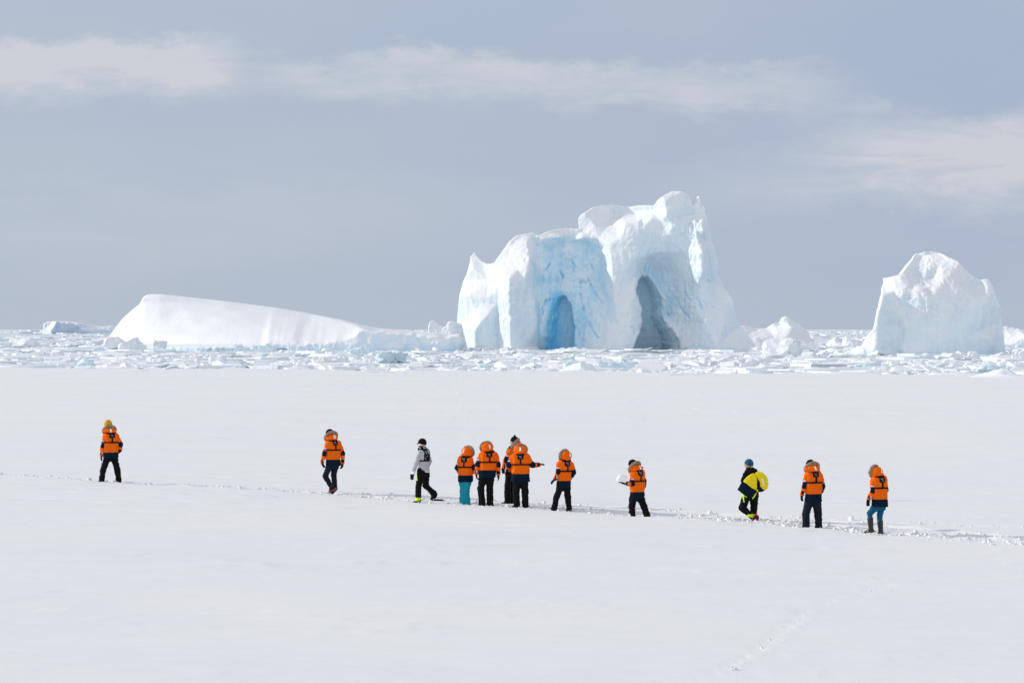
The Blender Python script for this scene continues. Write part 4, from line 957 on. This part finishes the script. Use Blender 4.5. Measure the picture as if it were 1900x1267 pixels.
    # --- boots
    for A in (lL, lR):
        an, toe = A[2], A[3]; d = toe - an; 
        dh = np.array([d[0], d[1], 0]); n = np.linalg.norm(dh); dh = dh / n if n > 0.03 else fwd
        # keep the foot a foot long: what the photo foreshortens goes into depth
        v = np.array([d[0], d[1], d[2]]); need = 0.20 * footr
        if np.linalg.norm(v[[0, 2]]) < need: v[1] = math.sqrt(max(0, need ** 2 - v[0] ** 2 - v[2] ** 2)) * (1 if math.cos(ph) > 0 else -1) * 0.9
        tp_ = an + v; vd = v / np.linalg.norm(v); heel = an - vd * 0.05 + np.array([0, 0, -0.055]) * (0.5 + 0.5 * abs(vd[2] < 0.9))
        br = 0.050
        pr = [(an + [0, 0, .05 if boots != 'tall' else 0.0], an - [0, 0, .02], br + 0.004, br), (heel, tp_ - vd * 0.03, 0.044, 0.036), (an - [0, 0, .02], tp_ - vd * 0.06, 0.048, 0.036)]
        if boots == 'tall': pr.append((an, an * 0.32 + A[1] * 0.68, 0.058, 0.074))
        lo, hi = bounds(pr, 0.015)
        if boots != 'buried' or True:
            def fb(P):
                f = union(P, pr, 0.02)
                return f
            b = sdf_obj('boot', fb, lo, hi, 0.010, M_rub, root)
    # --- jacket
    tr = 0.116 if big else 0.108
    cw = min(0.115, max(0.07, halfw - tr + 0.005)) if big else max(0.06, halfw - tr + 0.01)
    bw = max(0.05, halfw - (0.137 if big else 0.125))
    hb = np.array([PV[0], PV[1], hemz - 0.03])
    torso = []
    for s in (1, -1):
        torso.append((CH + left * cw * s + [0, 0, 0.06], np.array([hb[0], hb[1], hb[2]]) + left * bw * s + (0, 0, 0), tr, tr + 0.018))
        torso.append((CH + left * cw * s + [0, 0, .10], NK + left * 0.055 * s - [0, 0, .02], tr - 0.02, 0.075))
    torso.append((CH - fwd * 0.02, np.array([hb[0], hb[1], hb[2]]) - fwd * 0.01, tr, tr + .01))
    arms = []
    ar = (0.070, 0.061, 0.052) if big else (0.062, 0.052, 0.042)
    for A in (aL, aR):
        arms += [(A[0] * 0.9 + CH * 0.1, A[1], ar[0], ar[1]), (A[1], A[2], ar[1], ar[2])]
    tm = topm or ([M_or, M_nv, M_bk] if big else [M_gry])
    lo, hi = bounds(torso + arms, 0.02); lo[2] = max(lo[2], min(hemz - 0.02, aL[2][2] - .08, aR[2][2] - .08))
    def ftorso(P): return smax(union(P, torso, 0.04), hemz - P[2], 0.012)
    def farms(P):
        f = union(P, arms, 0.02)
        for A in (aL, aR):
            d = (A[2] - A[1]) / np.linalg.norm(A[2] - A[1]); e = (P[0] - A[2][0]) * d[0] + (P[1] - A[2][1]) * d[1] + (P[2] - A[2][2]) * d[2]
            m = np.sqrt((P[0] - A[2][0]) ** 2 + (P[1] - A[2][1]) ** 2 + (P[2] - A[2][2]) ** 2) < 0.13
            f = np.where(m, smax(f, e - 0.01, 0.008), f)
        return f
    def fj(P):
        t = ftorso(P)
        w = wr(P, 0.020 if big else 0.014, 9.0, seed + 5) + wr(P, 0.011, 22.0, seed + 6)
        f = smin(t, farms(P), 0.014) + w * 0.9
        if big: f = f + 0.007 * np.exp(-((np.abs((P[0] - CH[0]) * left[0] + (P[1] - CH[1]) * left[1]) - 0.125) / 0.009) ** 2) * (P[2] > obz) * (t < 0.04)
        if obz: f = f + 0.010 * np.exp(-((P[2] - obz) / 0.014) ** 2) * (t < 0.05)
        return f
    def mj(C):
        m = np.zeros(len(C), int)
        if big:
            P = (C[:, 0], C[:, 1], C[:, 2]); onarm = union(P, arms, .02) < ftorso(P) + 0.004
            m[(C[:, 2] < obz) & ~onarm] = 1
            for A in (aL, aR):
                q = np.sqrt(((C - (A[1] + [0, 0, 0.01])) ** 2 * [1, 1, 0.8]).sum(1)); dirn = C - A[1]
                m[(q < 0.092) & ((dirn @ (-fwd) > -0.012)) & onarm] = 1
                fa = A[1] * 0.22 + A[2] * 0.78; q = np.sqrt(((C - fa) ** 2 * [1, 1, 0.6]).sum(1)); m[(q < 0.066) & ((C - fa) @ (-fwd) > 0.02) & onarm] = 2
        elif len(tm) > 1:
            m[C[:, 2] < hemz + 0.03] = 1
        return m
    sdf_obj('jacket', fj, lo, hi, 0.0115, tm, root, mj)
    # --- gloves
    for A, hnd, on in ((aL, LA[3] if len(LA) > 3 else None, handl), (aR, RA[3] if len(RA) > 3 else None, handr)):
        d = (A[2] - A[1]) / np.linalg.norm(A[2] - A[1])
        if hnd is not None:
            h_ = pt(hnd, 0.2 if A is aL else -0.2); dd = h_ - A[2]; dd[1] += 0.0
            d = dd / max(np.linalg.norm(dd), 1e-6)
        glove(root, A[2], A[2] + d * 0.1, fwd, 1 if A is aL else -1, curl=0.55, mitten=mitt)
    # --- life vest harness
    lat = lambda P, c: (P[0] - c[0]) * left[0] + (P[1] - c[1]) * left[1]
    fw_ = lambda P, c: (P[0] - c[0]) * fwd[0] + (P[1] - c[1]) * fwd[1]
    if pad:
        sh = NK[2] - 0.085 if big else NK[2] - 0.10
        zb = sh - 0.215 if big else sh - 0.22; zp0, zp1 = sh - 0.075, sh + 0.065
        padoff = left * 0.0
        def fh(P):
            t = union(P, torso, 0.04) - (0.024 if big else 0.018)
            l = lat(P, CH); g = fw_(P, CH)
            z = P[2]
            q = np.abs(z - zb) - 0.018                                            # belt
            q = np.minimum(q, np.maximum(np.maximum(np.abs(l) - 0.021, g), np.maximum(z - zp1, zb - z)))      # spine strap
            if big: q = np.minimum(q, np.maximum(np.maximum(np.abs(l) - 0.078, g), np.abs(z - (zp0 + zp1) / 2) - (zp1 - zp0) / 2))
            else:
                for s in (1, -1):
                    q = np.minimum(q, np.maximum(np.maximum(np.abs(l - s * (0.03 + 0.35 * np.maximum(0, z - zb))) - 0.016, g), zb - z))
                    q = np.minimum(q, np.maximum(np.abs(l - s * 0.115) - 0.018, zb - z))
                q = np.minimum(q, np.maximum(np.maximum(np.abs(z - (sh - 0.06)) - 0.018, np.abs(l) - 0.1), g))
            q = np.minimum(q, np.maximum(np.abs(np.abs(l) - 0.10) - 0.022, np.maximum(-g - 0.02, zb - z)))    # front lobes over the shoulders
            f = np.maximum(t, q)
            # padded collar round the neck
            if collar:
                c = NK + [0, 0, -0.016]; rr = np.hypot(lat(P, c) / 1.15, fw_(P, c)); f = smin(f, np.hypot(rr - (0.112 if big else 0.095), P[2] - c[2] - 0.15 * fw_(P, c)) - 0.030, 0.01)
            return f
        lo, hi = bounds(torso, 0.04); lo[2] = zb - 0.03; hi[2] = NK[2] + 0.06
        lv = sdf_obj('life_vest', fh, lo, hi, 0.0095, M_strap, root)
        if big:
            # small pale emblem strokes on the back pad
            zc = (zp0 + zp1) / 2
            def fe(P):
                t = union(P, torso, 0.04) - 0.029; l = lat(P, CH); g = fw_(P, CH); z = P[2]; q = None
                for (l0, z0, l1, z1) in ((0.045, 0.03, 0.03, 0.0), (0.045, 0.03, 0.02, 0.035), (0.03, 0.0, 0.012, 0.004), (0.008, 0.028, -0.012, 0.028), (-0.012, 0.026, -0.02, 0.004), (0.005, 0.004, -0.018, 0.002), (0.02, -0.03, -0.03, -0.033)):
                    e = seg2(l, z - zc, (l0, z0), (l1, z1)) - 0.0058; q = e if q is None else np.minimum(q, e)
                return np.maximum(np.maximum(t, q), np.maximum(g, 0.0 * g - 1))
            lo = CH - 0.24; hi = CH + 0.24; lo[2] = zc - 0.06; hi[2] = zc + 0.06
            sdf_obj('emblem', fe, lo, hi, 0.0062, M_pgrey, lv)
            # buckle-coloured tab on the hood comes with the hood; sleeve patches here
            for A, ok in ((aL, True),):
                c = A[0] * 0.45 + A[1] * 0.55 + (-fwd * 0.045 + left * 0.045)
                def fp(P): return np.maximum(union(P, arms, .02) - 0.016, np.maximum(np.abs(P[2] - c[2]) - 0.022, np.sqrt((P[0] - c[0]) ** 2 + (P[1] - c[1]) ** 2) - 0.046))
                sdf_obj('sleeve_badge', fp, c - 0.08, c + 0.08, 0.008, [M_pblue, M_white], root, lambda C: (C[:, 2] > c[2] + 0.006).astype(int))
                e = A[1] * 0.25 + A[2] * 0.75 - fwd * 0.05
                def fp2(P): return np.maximum(union(P, arms, .02) - 0.017, np.maximum(np.abs(P[2] - e[2]) - 0.034, np.sqrt((P[0] - e[0]) ** 2 + (P[1] - e[1]) ** 2) - 0.026))
                if seed % 4 != 3: sdf_obj('cuff_badge', fp2, e - 0.07, e + 0.07, 0.008, M_pgrey, root)
    # --- hood with its fur rim
    if hood:
        up_ = hood == 'up'
        if up_: hc = HD - hf * 0.020 + [0, 0, -0.004]; rx, ry, rz = 0.162, 0.150, 0.132; al = R(16); off = 0.060; R1, R2 = 0.160, 0.132
        else: hc = NK * 0.5 + (HD - [0, 0, 0.19]) * 0.5 - hf * 0.05 + [0, 0, 0.075 + hoodz]; rx, ry, rz = 0.178, 0.155, 0.098; al = R(38); off = 0.045; R1, R2 = 0.176, 0.158
        if fur and isinstance(fur, float): R1 *= fur; R2 *= fur; rx *= fur; rz *= fur
        zz = np.array([0, 0, 1.0]); nn = hf * math.cos(al) + zz * math.sin(al); bb = -hf * math.sin(al) + zz * math.cos(al)
        rc = hc + nn * off
        def fhood(P):
            a = (P[0] - hc[0]) * hl[0] + (P[1] - hc[1]) * hl[1]; b = (P[0] - hc[0]) * hf[0] + (P[1] - hc[1]) * hf[1]; c = P[2] - hc[2]
            f = (np.sqrt((a / rx) ** 2 + (b / ry) ** 2 + (c / rz) ** 2) - 1) * min(rx, ry, rz)
            f = smin(f, rcone(P, hc - [0, 0, rz * .5], NK - fwd * 0.01 + [0, 0, .02], 0.105, 0.088), 0.03)
            pl = (P[0] - rc[0]) * nn[0] + (P[1] - rc[1]) * nn[1] + (P[2] - rc[2]) * nn[2]
            f = smax(f, pl, 0.01); f = smax(f, NK[2] - 0.01 - P[2], 0.015)
            return f + wr(P, 0.026, 9.0, seed + 9) + wr(P, 0.016, 19.0, seed + 10)
        ho = sdf_obj('hood', fhood, hc - 0.26, hc + 0.26, 0.011, M_or, root)
        arc = [rc + hl * R1 * math.cos(q * math.tau / 30) + bb * R2 * math.sin(q * math.tau / 30) for q in range(30)]
        furring('fur_trim', arc, 0.040, ho, seed, 420)
        def fs(P):
            a = (P[0] - hc[0]) * hl[0] + (P[1] - hc[1]) * hl[1]
            zc = hc[2] + (0.03 if up_ else 0.02)
            return np.maximum(np.maximum(fhood(P) - 0.010, (P[0] - hc[0]) * hf[0] + (P[1] - hc[1]) * hf[1]), np.maximum(np.abs(a) - 0.022, np.abs(P[2] - zc) - 0.05))
        sdf_obj('reflector', fs, hc - 0.24, hc + 0.24, 0.0085, M_white, ho)
    # --- headwear
    if hat:
        kind = hat
        c = HD + [0, 0, 0.028] - hf * 0.005
        tall = 0.05 if kind == 'tall' else 0.0
        def fhat(P):
            q = np.sqrt((P[0] - c[0]) ** 2 + (P[1] - c[1]) ** 2 + ((P[2] - c[2]) / (1.05 + tall * 4)) ** 2) - 0.116
            return smax(q, c[2] - 0.045 - P[2] + 0.35 * ((P[0] - c[0]) * hf[0] + (P[1] - c[1]) * hf[1]), 0.012) + wr(P, 0.006, 24, seed + 20)
        ht = sdf_obj('beanie', fhat, c - [0.14, 0.14, 0.12], c + [0.14, 0.14, 0.20], 0.0105, hatm or M_bk, root)
        if kind == 'bobble':
            t = c + [0, 0, 0.13]; sdf_obj('bobble', lambda P: rcone(P, t, t + 1e-4, 0.03, 0.03) + wr(P, .01, 60, 3), t - 0.05, t + 0.05, 0.008, hatm or M_bk, ht)
    else:
        c = HD + [0, 0, 0.02] - hf * 0.012
        sdf_obj('hair', lambda P: smax(rcone(P, c, c - [0, 0, .03], 0.108, 0.098), ((P[0] - c[0]) * hf[0] + (P[1] - c[1]) * hf[1]) - 0.06 - 0.3 * (P[2] - c[2]), 0.01) + wr(P, .008, 40, 2), c - 0.14, c + 0.14, 0.011, M_hair, root)
    info = dict(root=root, S=S, cx=cx, gy=gy, fwd=fwd, left=left, pt=pt, HD=HD, hf=hf, hl=hl, lL=lL, lR=lR, aL=aL, aR=aR, NK=NK, CH=CH, PV=PV, X=X, D=D, gz=gzv, torso=torso)
    return info
def snowshoe(info, a, b, tail=None):
    """a, b: deck ends in local metres"""
    a, b = np.array(a, float), np.array(b, float); d = b - a; L = np.linalg.norm(d); d /= L; u = np.array([-d[1], d[0], 0.0]); n_ = np.linalg.norm(u)
    u = u / n_ if n_ > 0.2 else np.array([0.0, 1.0, 0.0]); bm = bmesh.new(); nrm = np.cross(d, u)
    ring = []
    for q in range(24):
        th = q * math.tau / 24; t = 0.5 - 0.5 * math.cos(th); wdt = 0.10 * math.sin(th) * (0.8 + 0.3 * t)
        ring.append(a + d * L * t + u * wdt + nrm * 0.03 * max(0, t - 0.85) / 0.15)
    top = [bm.verts.new(p + nrm * 0.008) for p in ring]; bot = [bm.verts.new(p - nrm * 0.008) for p in ring]
    bm.faces.new(top); bm.faces.new(bot[::-1])
    for q in range(24): bm.faces.new((top[q], bot[q], bot[(q + 1) % 24], top[(q + 1) % 24]))
    me = bpy.data.meshes.new('snowshoe'); bm.to_mesh(me); bm.free(); me.materials.append(M_rub)
    o = link('snowshoe', me, info['root'])
    lo = np.minimum(a, b) - 0.15; hi = np.maximum(a, b) + 0.15; m = (a * 0.55 + b * 0.45)
    pr = [(ring[q], ring[(q + 1) % 24], 0.011, 0.011) for q in range(24)]
    sdf_obj('frame', lambda P: np.minimum.reduce([rcone(P, *p) for p in pr]), lo, hi, 0.010, M_red if tail is None else tail, o)
    sdf_obj('binding', lambda P: np.minimum(rcone(P, m - u * 0.055 + nrm * 0.02, m + u * 0.055 + nrm * 0.02, 0.018, 0.018), rcone(P, m - d * 0.12 + nrm * 0.015, m + d * 0.10 + nrm * 0.015, 0.02, 0.022)), m - 0.2, m + 0.2, 0.009, M_red if tail is None else M_bk, o)
    return o

A_ = (150, 750); B_ = (560, 770); C_ = (740, 790); D_ = (830, 790); E_ = (990, 810); F_ = (1120, 820); G_ = (1340, 830); H_ = (1450, 830)
person('person in orange parka and tall mustard beanie, walking alone at far left', A_, 7.45, 1088, 405, 22, (376, 282), (405, 368), (418, 470), (412, 715), 650, 735, 205,
       [(330, 425), (308, 560), (292, 690), (284, 750)], [(500, 425), (545, 545), (528, 640, 0.12), (500, 665, 0.2)],
       [(365, 720), (310, 890), (290, 1035), (250, 1068)], [(462, 720), (500, 890), (520, 1045), (478, 1092)], legm=M_bk, hat='tall', hatm=M_mus,
       hood='down', hoodz=-0.05, seed=1, legr=(0.098, 0.082, 0.076))
i2 = person('person in orange parka and dark beanie lifting a red snowshoe, second from left', B_, 7.45, 1095, 425, 35, (385, 252), (412, 318), (432, 430), (432, 670), 598, 690, 215,
       [(350, 370), (318, 520), (283, 638), (300, 685)], [(515, 375), (560, 520), (560, 655), (552, 700)],
       [(385, 680), (325, 830), (415, 985), (378, 1070)], [(455, 680), (440, 830), (458, 1000), (400, 1085)], legm=M_slate, hat='plain',
       hood='down', seed=2, legr=(0.090, 0.072, 0.060))
def fromcrop(i, p, y): return [(p[0] - i['cx']) / i['S'], y, (i['gy'] - p[1]) / i['S']]
snowshoe(i2, fromcrop(i2, (478, 1010), -0.09), fromcrop(i2, (372, 1086), 0.0))
i3 = person('person in light grey fleece with black harness and black trousers, third from left', C_, 7.45, 1072, 335, 60, (322, 236), (328, 300), (345, 400), (340, 650), None, 630, 180,
       [(290, 350), (238, 510), (198, 645), (182, 705)], [(395, 365), (425, 480), (395, 560, 0.22)],
       [(300, 650), (272, 830), (272, 1000), (192, 1062)], [(378, 650), (370, 815), (492, 930), (440, 1012)], outfit='fleece', topm=[M_gry, M_white], legm=[M_bk, M_neon], hat='plain', hatm=M_bk, headphi=72, seed=3, legr=(0.10, 0.080, 0.072))
# headband and sunglasses
c = i3['HD'] + [0, 0, -0.012]
sdf_obj('headband', lambda P: np.maximum(rcone(P, c, c + 1e-4, 0.113, 0.113), np.abs(P[2] - c[2] + 0.02 * 0) - 0.020), c - 0.13, c + 0.13, 0.009, M_white, i3['root'])
g = i3['HD'] + i3['hf'] * 0.112 + [0, 0, .006]
sdf_obj('sunglasses', lambda P: np.minimum(np.minimum(rcone(P, g - i3['hl'] * 0.045, g + i3['hl'] * 0.045, 0.021, 0.021), rcone(P, g + i3['hl'] * 0.06, g + i3['hl'] * 0.098 - i3['hf'] * 0.1, 0.012, 0.009)), rcone(P, g - i3['hl'] * 0.06, g - i3['hl'] * 0.098 - i3['hf'] * 0.1, 0.012, 0.009)), g - 0.16, g + 0.16, 0.009, M_lens, i3['root'])
snowshoe(i3, fromcrop(i3, (345, 1068), -0.08), fromcrop(i3, (178, 1072), 0.02), M_rub)
snowshoe(i3, fromcrop(i3, (635, 1036), 0.12), fromcrop(i3, (430, 1030), 0.10), M_rub)
person('person with orange hood up and turquoise trousers, leftmost of the cluster of four', D_, 7.456, 1092, 255, -15, (285, 345), (262, 400), (250, 490), (252, 730), 668, 762, 205,
       [(172, 460), (140, 570), (165, 640, 0.18)], [(330, 460), (352, 560), (345, 640, 0.18)],
       [(212, 750), (215, 900), (212, 1020), (212, 1075)], [(278, 750), (262, 900), (280, 1065), (300, 1092)], legm=M_teal, headphi=-40,
       hood='up', seed=4, legr=(0.095, 0.080, 0.078))
person('person with orange hood up and black trousers, second from left in the cluster', D_, 7.456, 1112, 548, 12, (545, 285), (570, 330), (570, 430), (548, 690), 598, 702, 235,
       [(455, 385), (420, 520), (400, 645), (405, 690)], [(675, 385), (703, 525), (706, 660), (710, 705)],
       [(488, 700), (462, 860), (482, 1055), (455, 1095)], [(598, 700), (590, 870), (590, 1070), (588, 1112)], legm=M_bk, headphi=30,
       hood='up', seed=5, legr=(0.10, 0.086, 0.084))
i6 = person('tall person in black bobble hat, half hidden behind the cluster of four', D_, 7.456, 1100, 880, 55, (930, 218), (925, 292), (905, 400), (890, 640), 640, 645, 175,
       [(868, 350), (805, 470), (778, 575), (772, 640)], [(955, 360), (970, 480), (950, 580, 0.2)],
       [(850, 670), (830, 860), (832, 1055), (738, 1088)], [(905, 670), (885, 870), (880, 1070), (850, 1100)], legm=M_bk, hat='bobble', hatm=M_bk, headphi=80,
       hood='down', seed=6, legr=(0.095, 0.078, 0.074))
for ob in [i6['root']]:
    ob.location.y += 0.55; ob.location.z = float(gz0(np.array(ob.location.x), np.array(ob.location.y)))
person('person in orange parka with right arm held out, rightmost of the cluster', D_, 7.456, 1140, 1012, 0, (1010, 320), (1012, 362), (1012, 450), (1014, 700), 645, 755, 255,
       [(900, 410), (850, 530), (868, 600, 0.18)], [(1120, 410), (1178, 530), (1275, 525, 0.06), (1310, 520, 0.12)],
       [(962, 750), (950, 900), (962, 1085), (900, 1112)], [(1068, 750), (1075, 900), (1078, 1105), (1060, 1142)], legm=M_bk,
       hood='up', seed=7, legr=(0.105, 0.088, 0.082))
i8 = person('person in orange parka with hood up, striding just right of the cluster', E_, 7.92, 1090, 445, 30, (462, 262), (462, 322), (462, 420), (440, 680), 632, 740, 215,
       [(365, 385), (365, 500), (315, 608), (262, 655)], [(565, 390), (592, 515), (565, 570, 0.16)],
       [(385, 720), (335, 880), (305, 1035), (220, 1062)], [(490, 720), (508, 880), (522, 1050), (490, 1090)], legm=M_bk, headphi=50,
       hood='up', seed=8, legr=(0.092, 0.076, 0.070))
i9 = person('person in orange parka carrying a white snow block on the left hand', F_, 7.92, 1090, 500, 35, (425, 325), (468, 385), (500, 490), (492, 750), 712, 812, 235,
       [(415, 450), (436, 598), (312, 588, -0.12), (262, 572, -0.12)], [(568, 460), (600, 575), (590, 650, 0.16)],
       [(432, 790), (415, 920), (420, 1062), (398, 1085)], [(545, 790), (595, 930), (642, 1072), (640, 1100)], legm=M_bk, hat='plain', headphi=50,
       hood='down', seed=9, legr=(0.098, 0.082, 0.078))
# the snow block it holds
def snow_block():
    b = hull_block(8123, 0.24, 0.12, 0.17, 9); rough_up(b, 2, 0.004, 5); b.transform(Matrix.Rotation(0.25, 4, 'Y'))
    me = bpy.data.meshes.new('snow_block'); b.to_mesh(me); b.free(); me.materials.append(M_clump)
    r = i9['root']; p = fromcrop(i9, (254, 574), -0.12)
    o = link('snow_block', me, None, (r.location.x + p[0], r.location.y + p[1], r.location.z + p[2])); tag(o, 'white block of snow held up on a black-gloved hand', 'snow block')
snow_block()
i10 = person('person in blue beanie and black jacket carrying a yellow coat, lifting one foot', G_, 7.92, 1090, 430, 40, (392, 238), (415, 305), (425, 400), (430, 660), None, 640, 215,
       [(330, 370), (300, 470), (330, 560, 0.1)], [(530, 390), (590, 480), (560, 570, 0.1)],
       [(375, 690), (295, 870), (425, 985), (470, 1060)], [(480, 690), (470, 870), (462, 975), (490, 1070)], outfit='fleece', topm=[M_bk], legm=[M_bk, M_neon], hat='plain', hatm=M_bhat, headphi=60, pad=False, seed=10, legr=(0.115, 0.090, 0.068))
snowshoe(i10, fromcrop(i10, (500, 985), -0.12), fromcrop(i10, (480, 1082), -0.06))
def plate(name, pts, y0, bulge, thick, m, parent, info, seed, holes=None):
    """a soft folded cloth panel: outline in crop pixels, bulging toward the viewer"""
    P2 = [(fromcrop(info, p, 0)[0], fromcrop(info, p, 0)[2]) for p in pts]
    xs = [p[0] for p in P2]; zs = [p[1] for p in P2]; c = (sum(xs) / len(xs), sum(zs) / len(zs)); r = max(max(xs) - min(xs), max(zs) - min(zs)) * 0.55
    def f(P):
        a = poly2(P[0][:, 0, :], P[2][:, 0, :], P2)[:, None, :]
        yy = y0 - bulge * np.maximum(0, 1 - ((P[0] - c[0]) ** 2 + (P[2] - c[1]) ** 2) / r ** 2)
        return smax(a + 0 * P[1], np.abs(P[1] - yy) - thick, 0.015) + wr(P, 0.012, 12, seed) + wr(P, 0.006, 26, seed + 1)
    return sdf_obj(name, f, [min(xs) - .02, y0 - bulge - thick - .03, min(zs) - .02], [max(xs) + .02, y0 + thick + .03, max(zs) + .02], 0.0105, m, parent)
def coat():
    rr = i10['root']; e = bpy.data.objects.new('carried_coat', None); COL.objects.link(e); e.location = rr.location
    tag(e, 'yellow and navy coat slung across the back of the walker in blue beanie', 'coat')
    plate('coat_panel', [(300, 492), (350, 430), (405, 385), (450, 375), (497, 400), (500, 622), (478, 620)], -0.20, 0.06, 0.035, M_yel, e, i10, 1)
    plate('coat_lining', [(216, 612), (285, 500), (480, 620), (492, 650), (432, 738), (330, 700)], -0.19, 0.05, 0.035, M_nv, e, i10, 2)
    plate('coat_trim', [(300, 685), (360, 712), (352, 725), (300, 700)], -0.20, 0.02, 0.02, M_neon, e, i10, 3)
    plate('coat_trim', [(488, 655), (496, 662), (440, 748), (430, 738)], -0.22, 0.02, 0.02, M_neon, e, i10, 3)
    plate('coat_strap', [(492, 606), (516, 606), (516, 646), (492, 646)], -0.26, 0.0, 0.02, M_yel, e, i10, 3)
    s = plate('coat_hood', [(478, 372), (520, 350), (560, 352), (620, 395), (655, 450), (664, 540), (650, 600), (610, 622), (575, 600), (550, 560), (540, 500), (505, 430)], -0.17, 0.05, 0.06, M_yel, e, i10, 4)
    plate('reflector', [(566, 450), (590, 446), (600, 500), (608, 550), (590, 556), (578, 500)], -0.275, 0.0, 0.014, M_white, s, i10, 5)
    plate('coat_lower', [(500, 440), (540, 500), (552, 565), (580, 605), (620, 625), (560, 648), (505, 630)], -0.15, 0.05, 0.05, M_nv, e, i10, 6)
coat()
person('person in orange parka and dark beanie with black trousers, second from right', H_, 7.04, 1045, 415, 22, (378, 222), (410, 285), (420, 390), (415, 650), 592, 692, 230,
       [(318, 350), (298, 490), (266, 600), (258, 670)], [(515, 355), (546, 500), (528, 570, 0.14)],
       [(350, 700), (318, 860), (320, 1010), (295, 1032)], [(465, 700), (482, 860), (492, 1030), (478, 1052)], legm=M_slate, hat='plain',
       hood='down', seed=11, legr=(0.108, 0.090, 0.086))
person('person in orange parka, petrol blue leggings and tall black boots, rightmost walker', H_, 7.04, 1125, 1270, 28, (1225, 300), (1262, 352), (1278, 450), (1285, 710), 660, 758, 222,
       [(1180, 430), (1188, 550), (1132, 658), (1122, 730)], [(1348, 440), (1370, 550), (1352, 620, 0.14)],
       [(1232, 740), (1152, 850), (1168, 1055), (1090, 1102)], [(1315, 740), (1288, 900), (1302, 1085), (1265, 1130)], legm=M_pet, boots='tall', headphi=50,
       hood='up', seed=12, legr=(0.094, 0.066, 0.040), mitt=True)
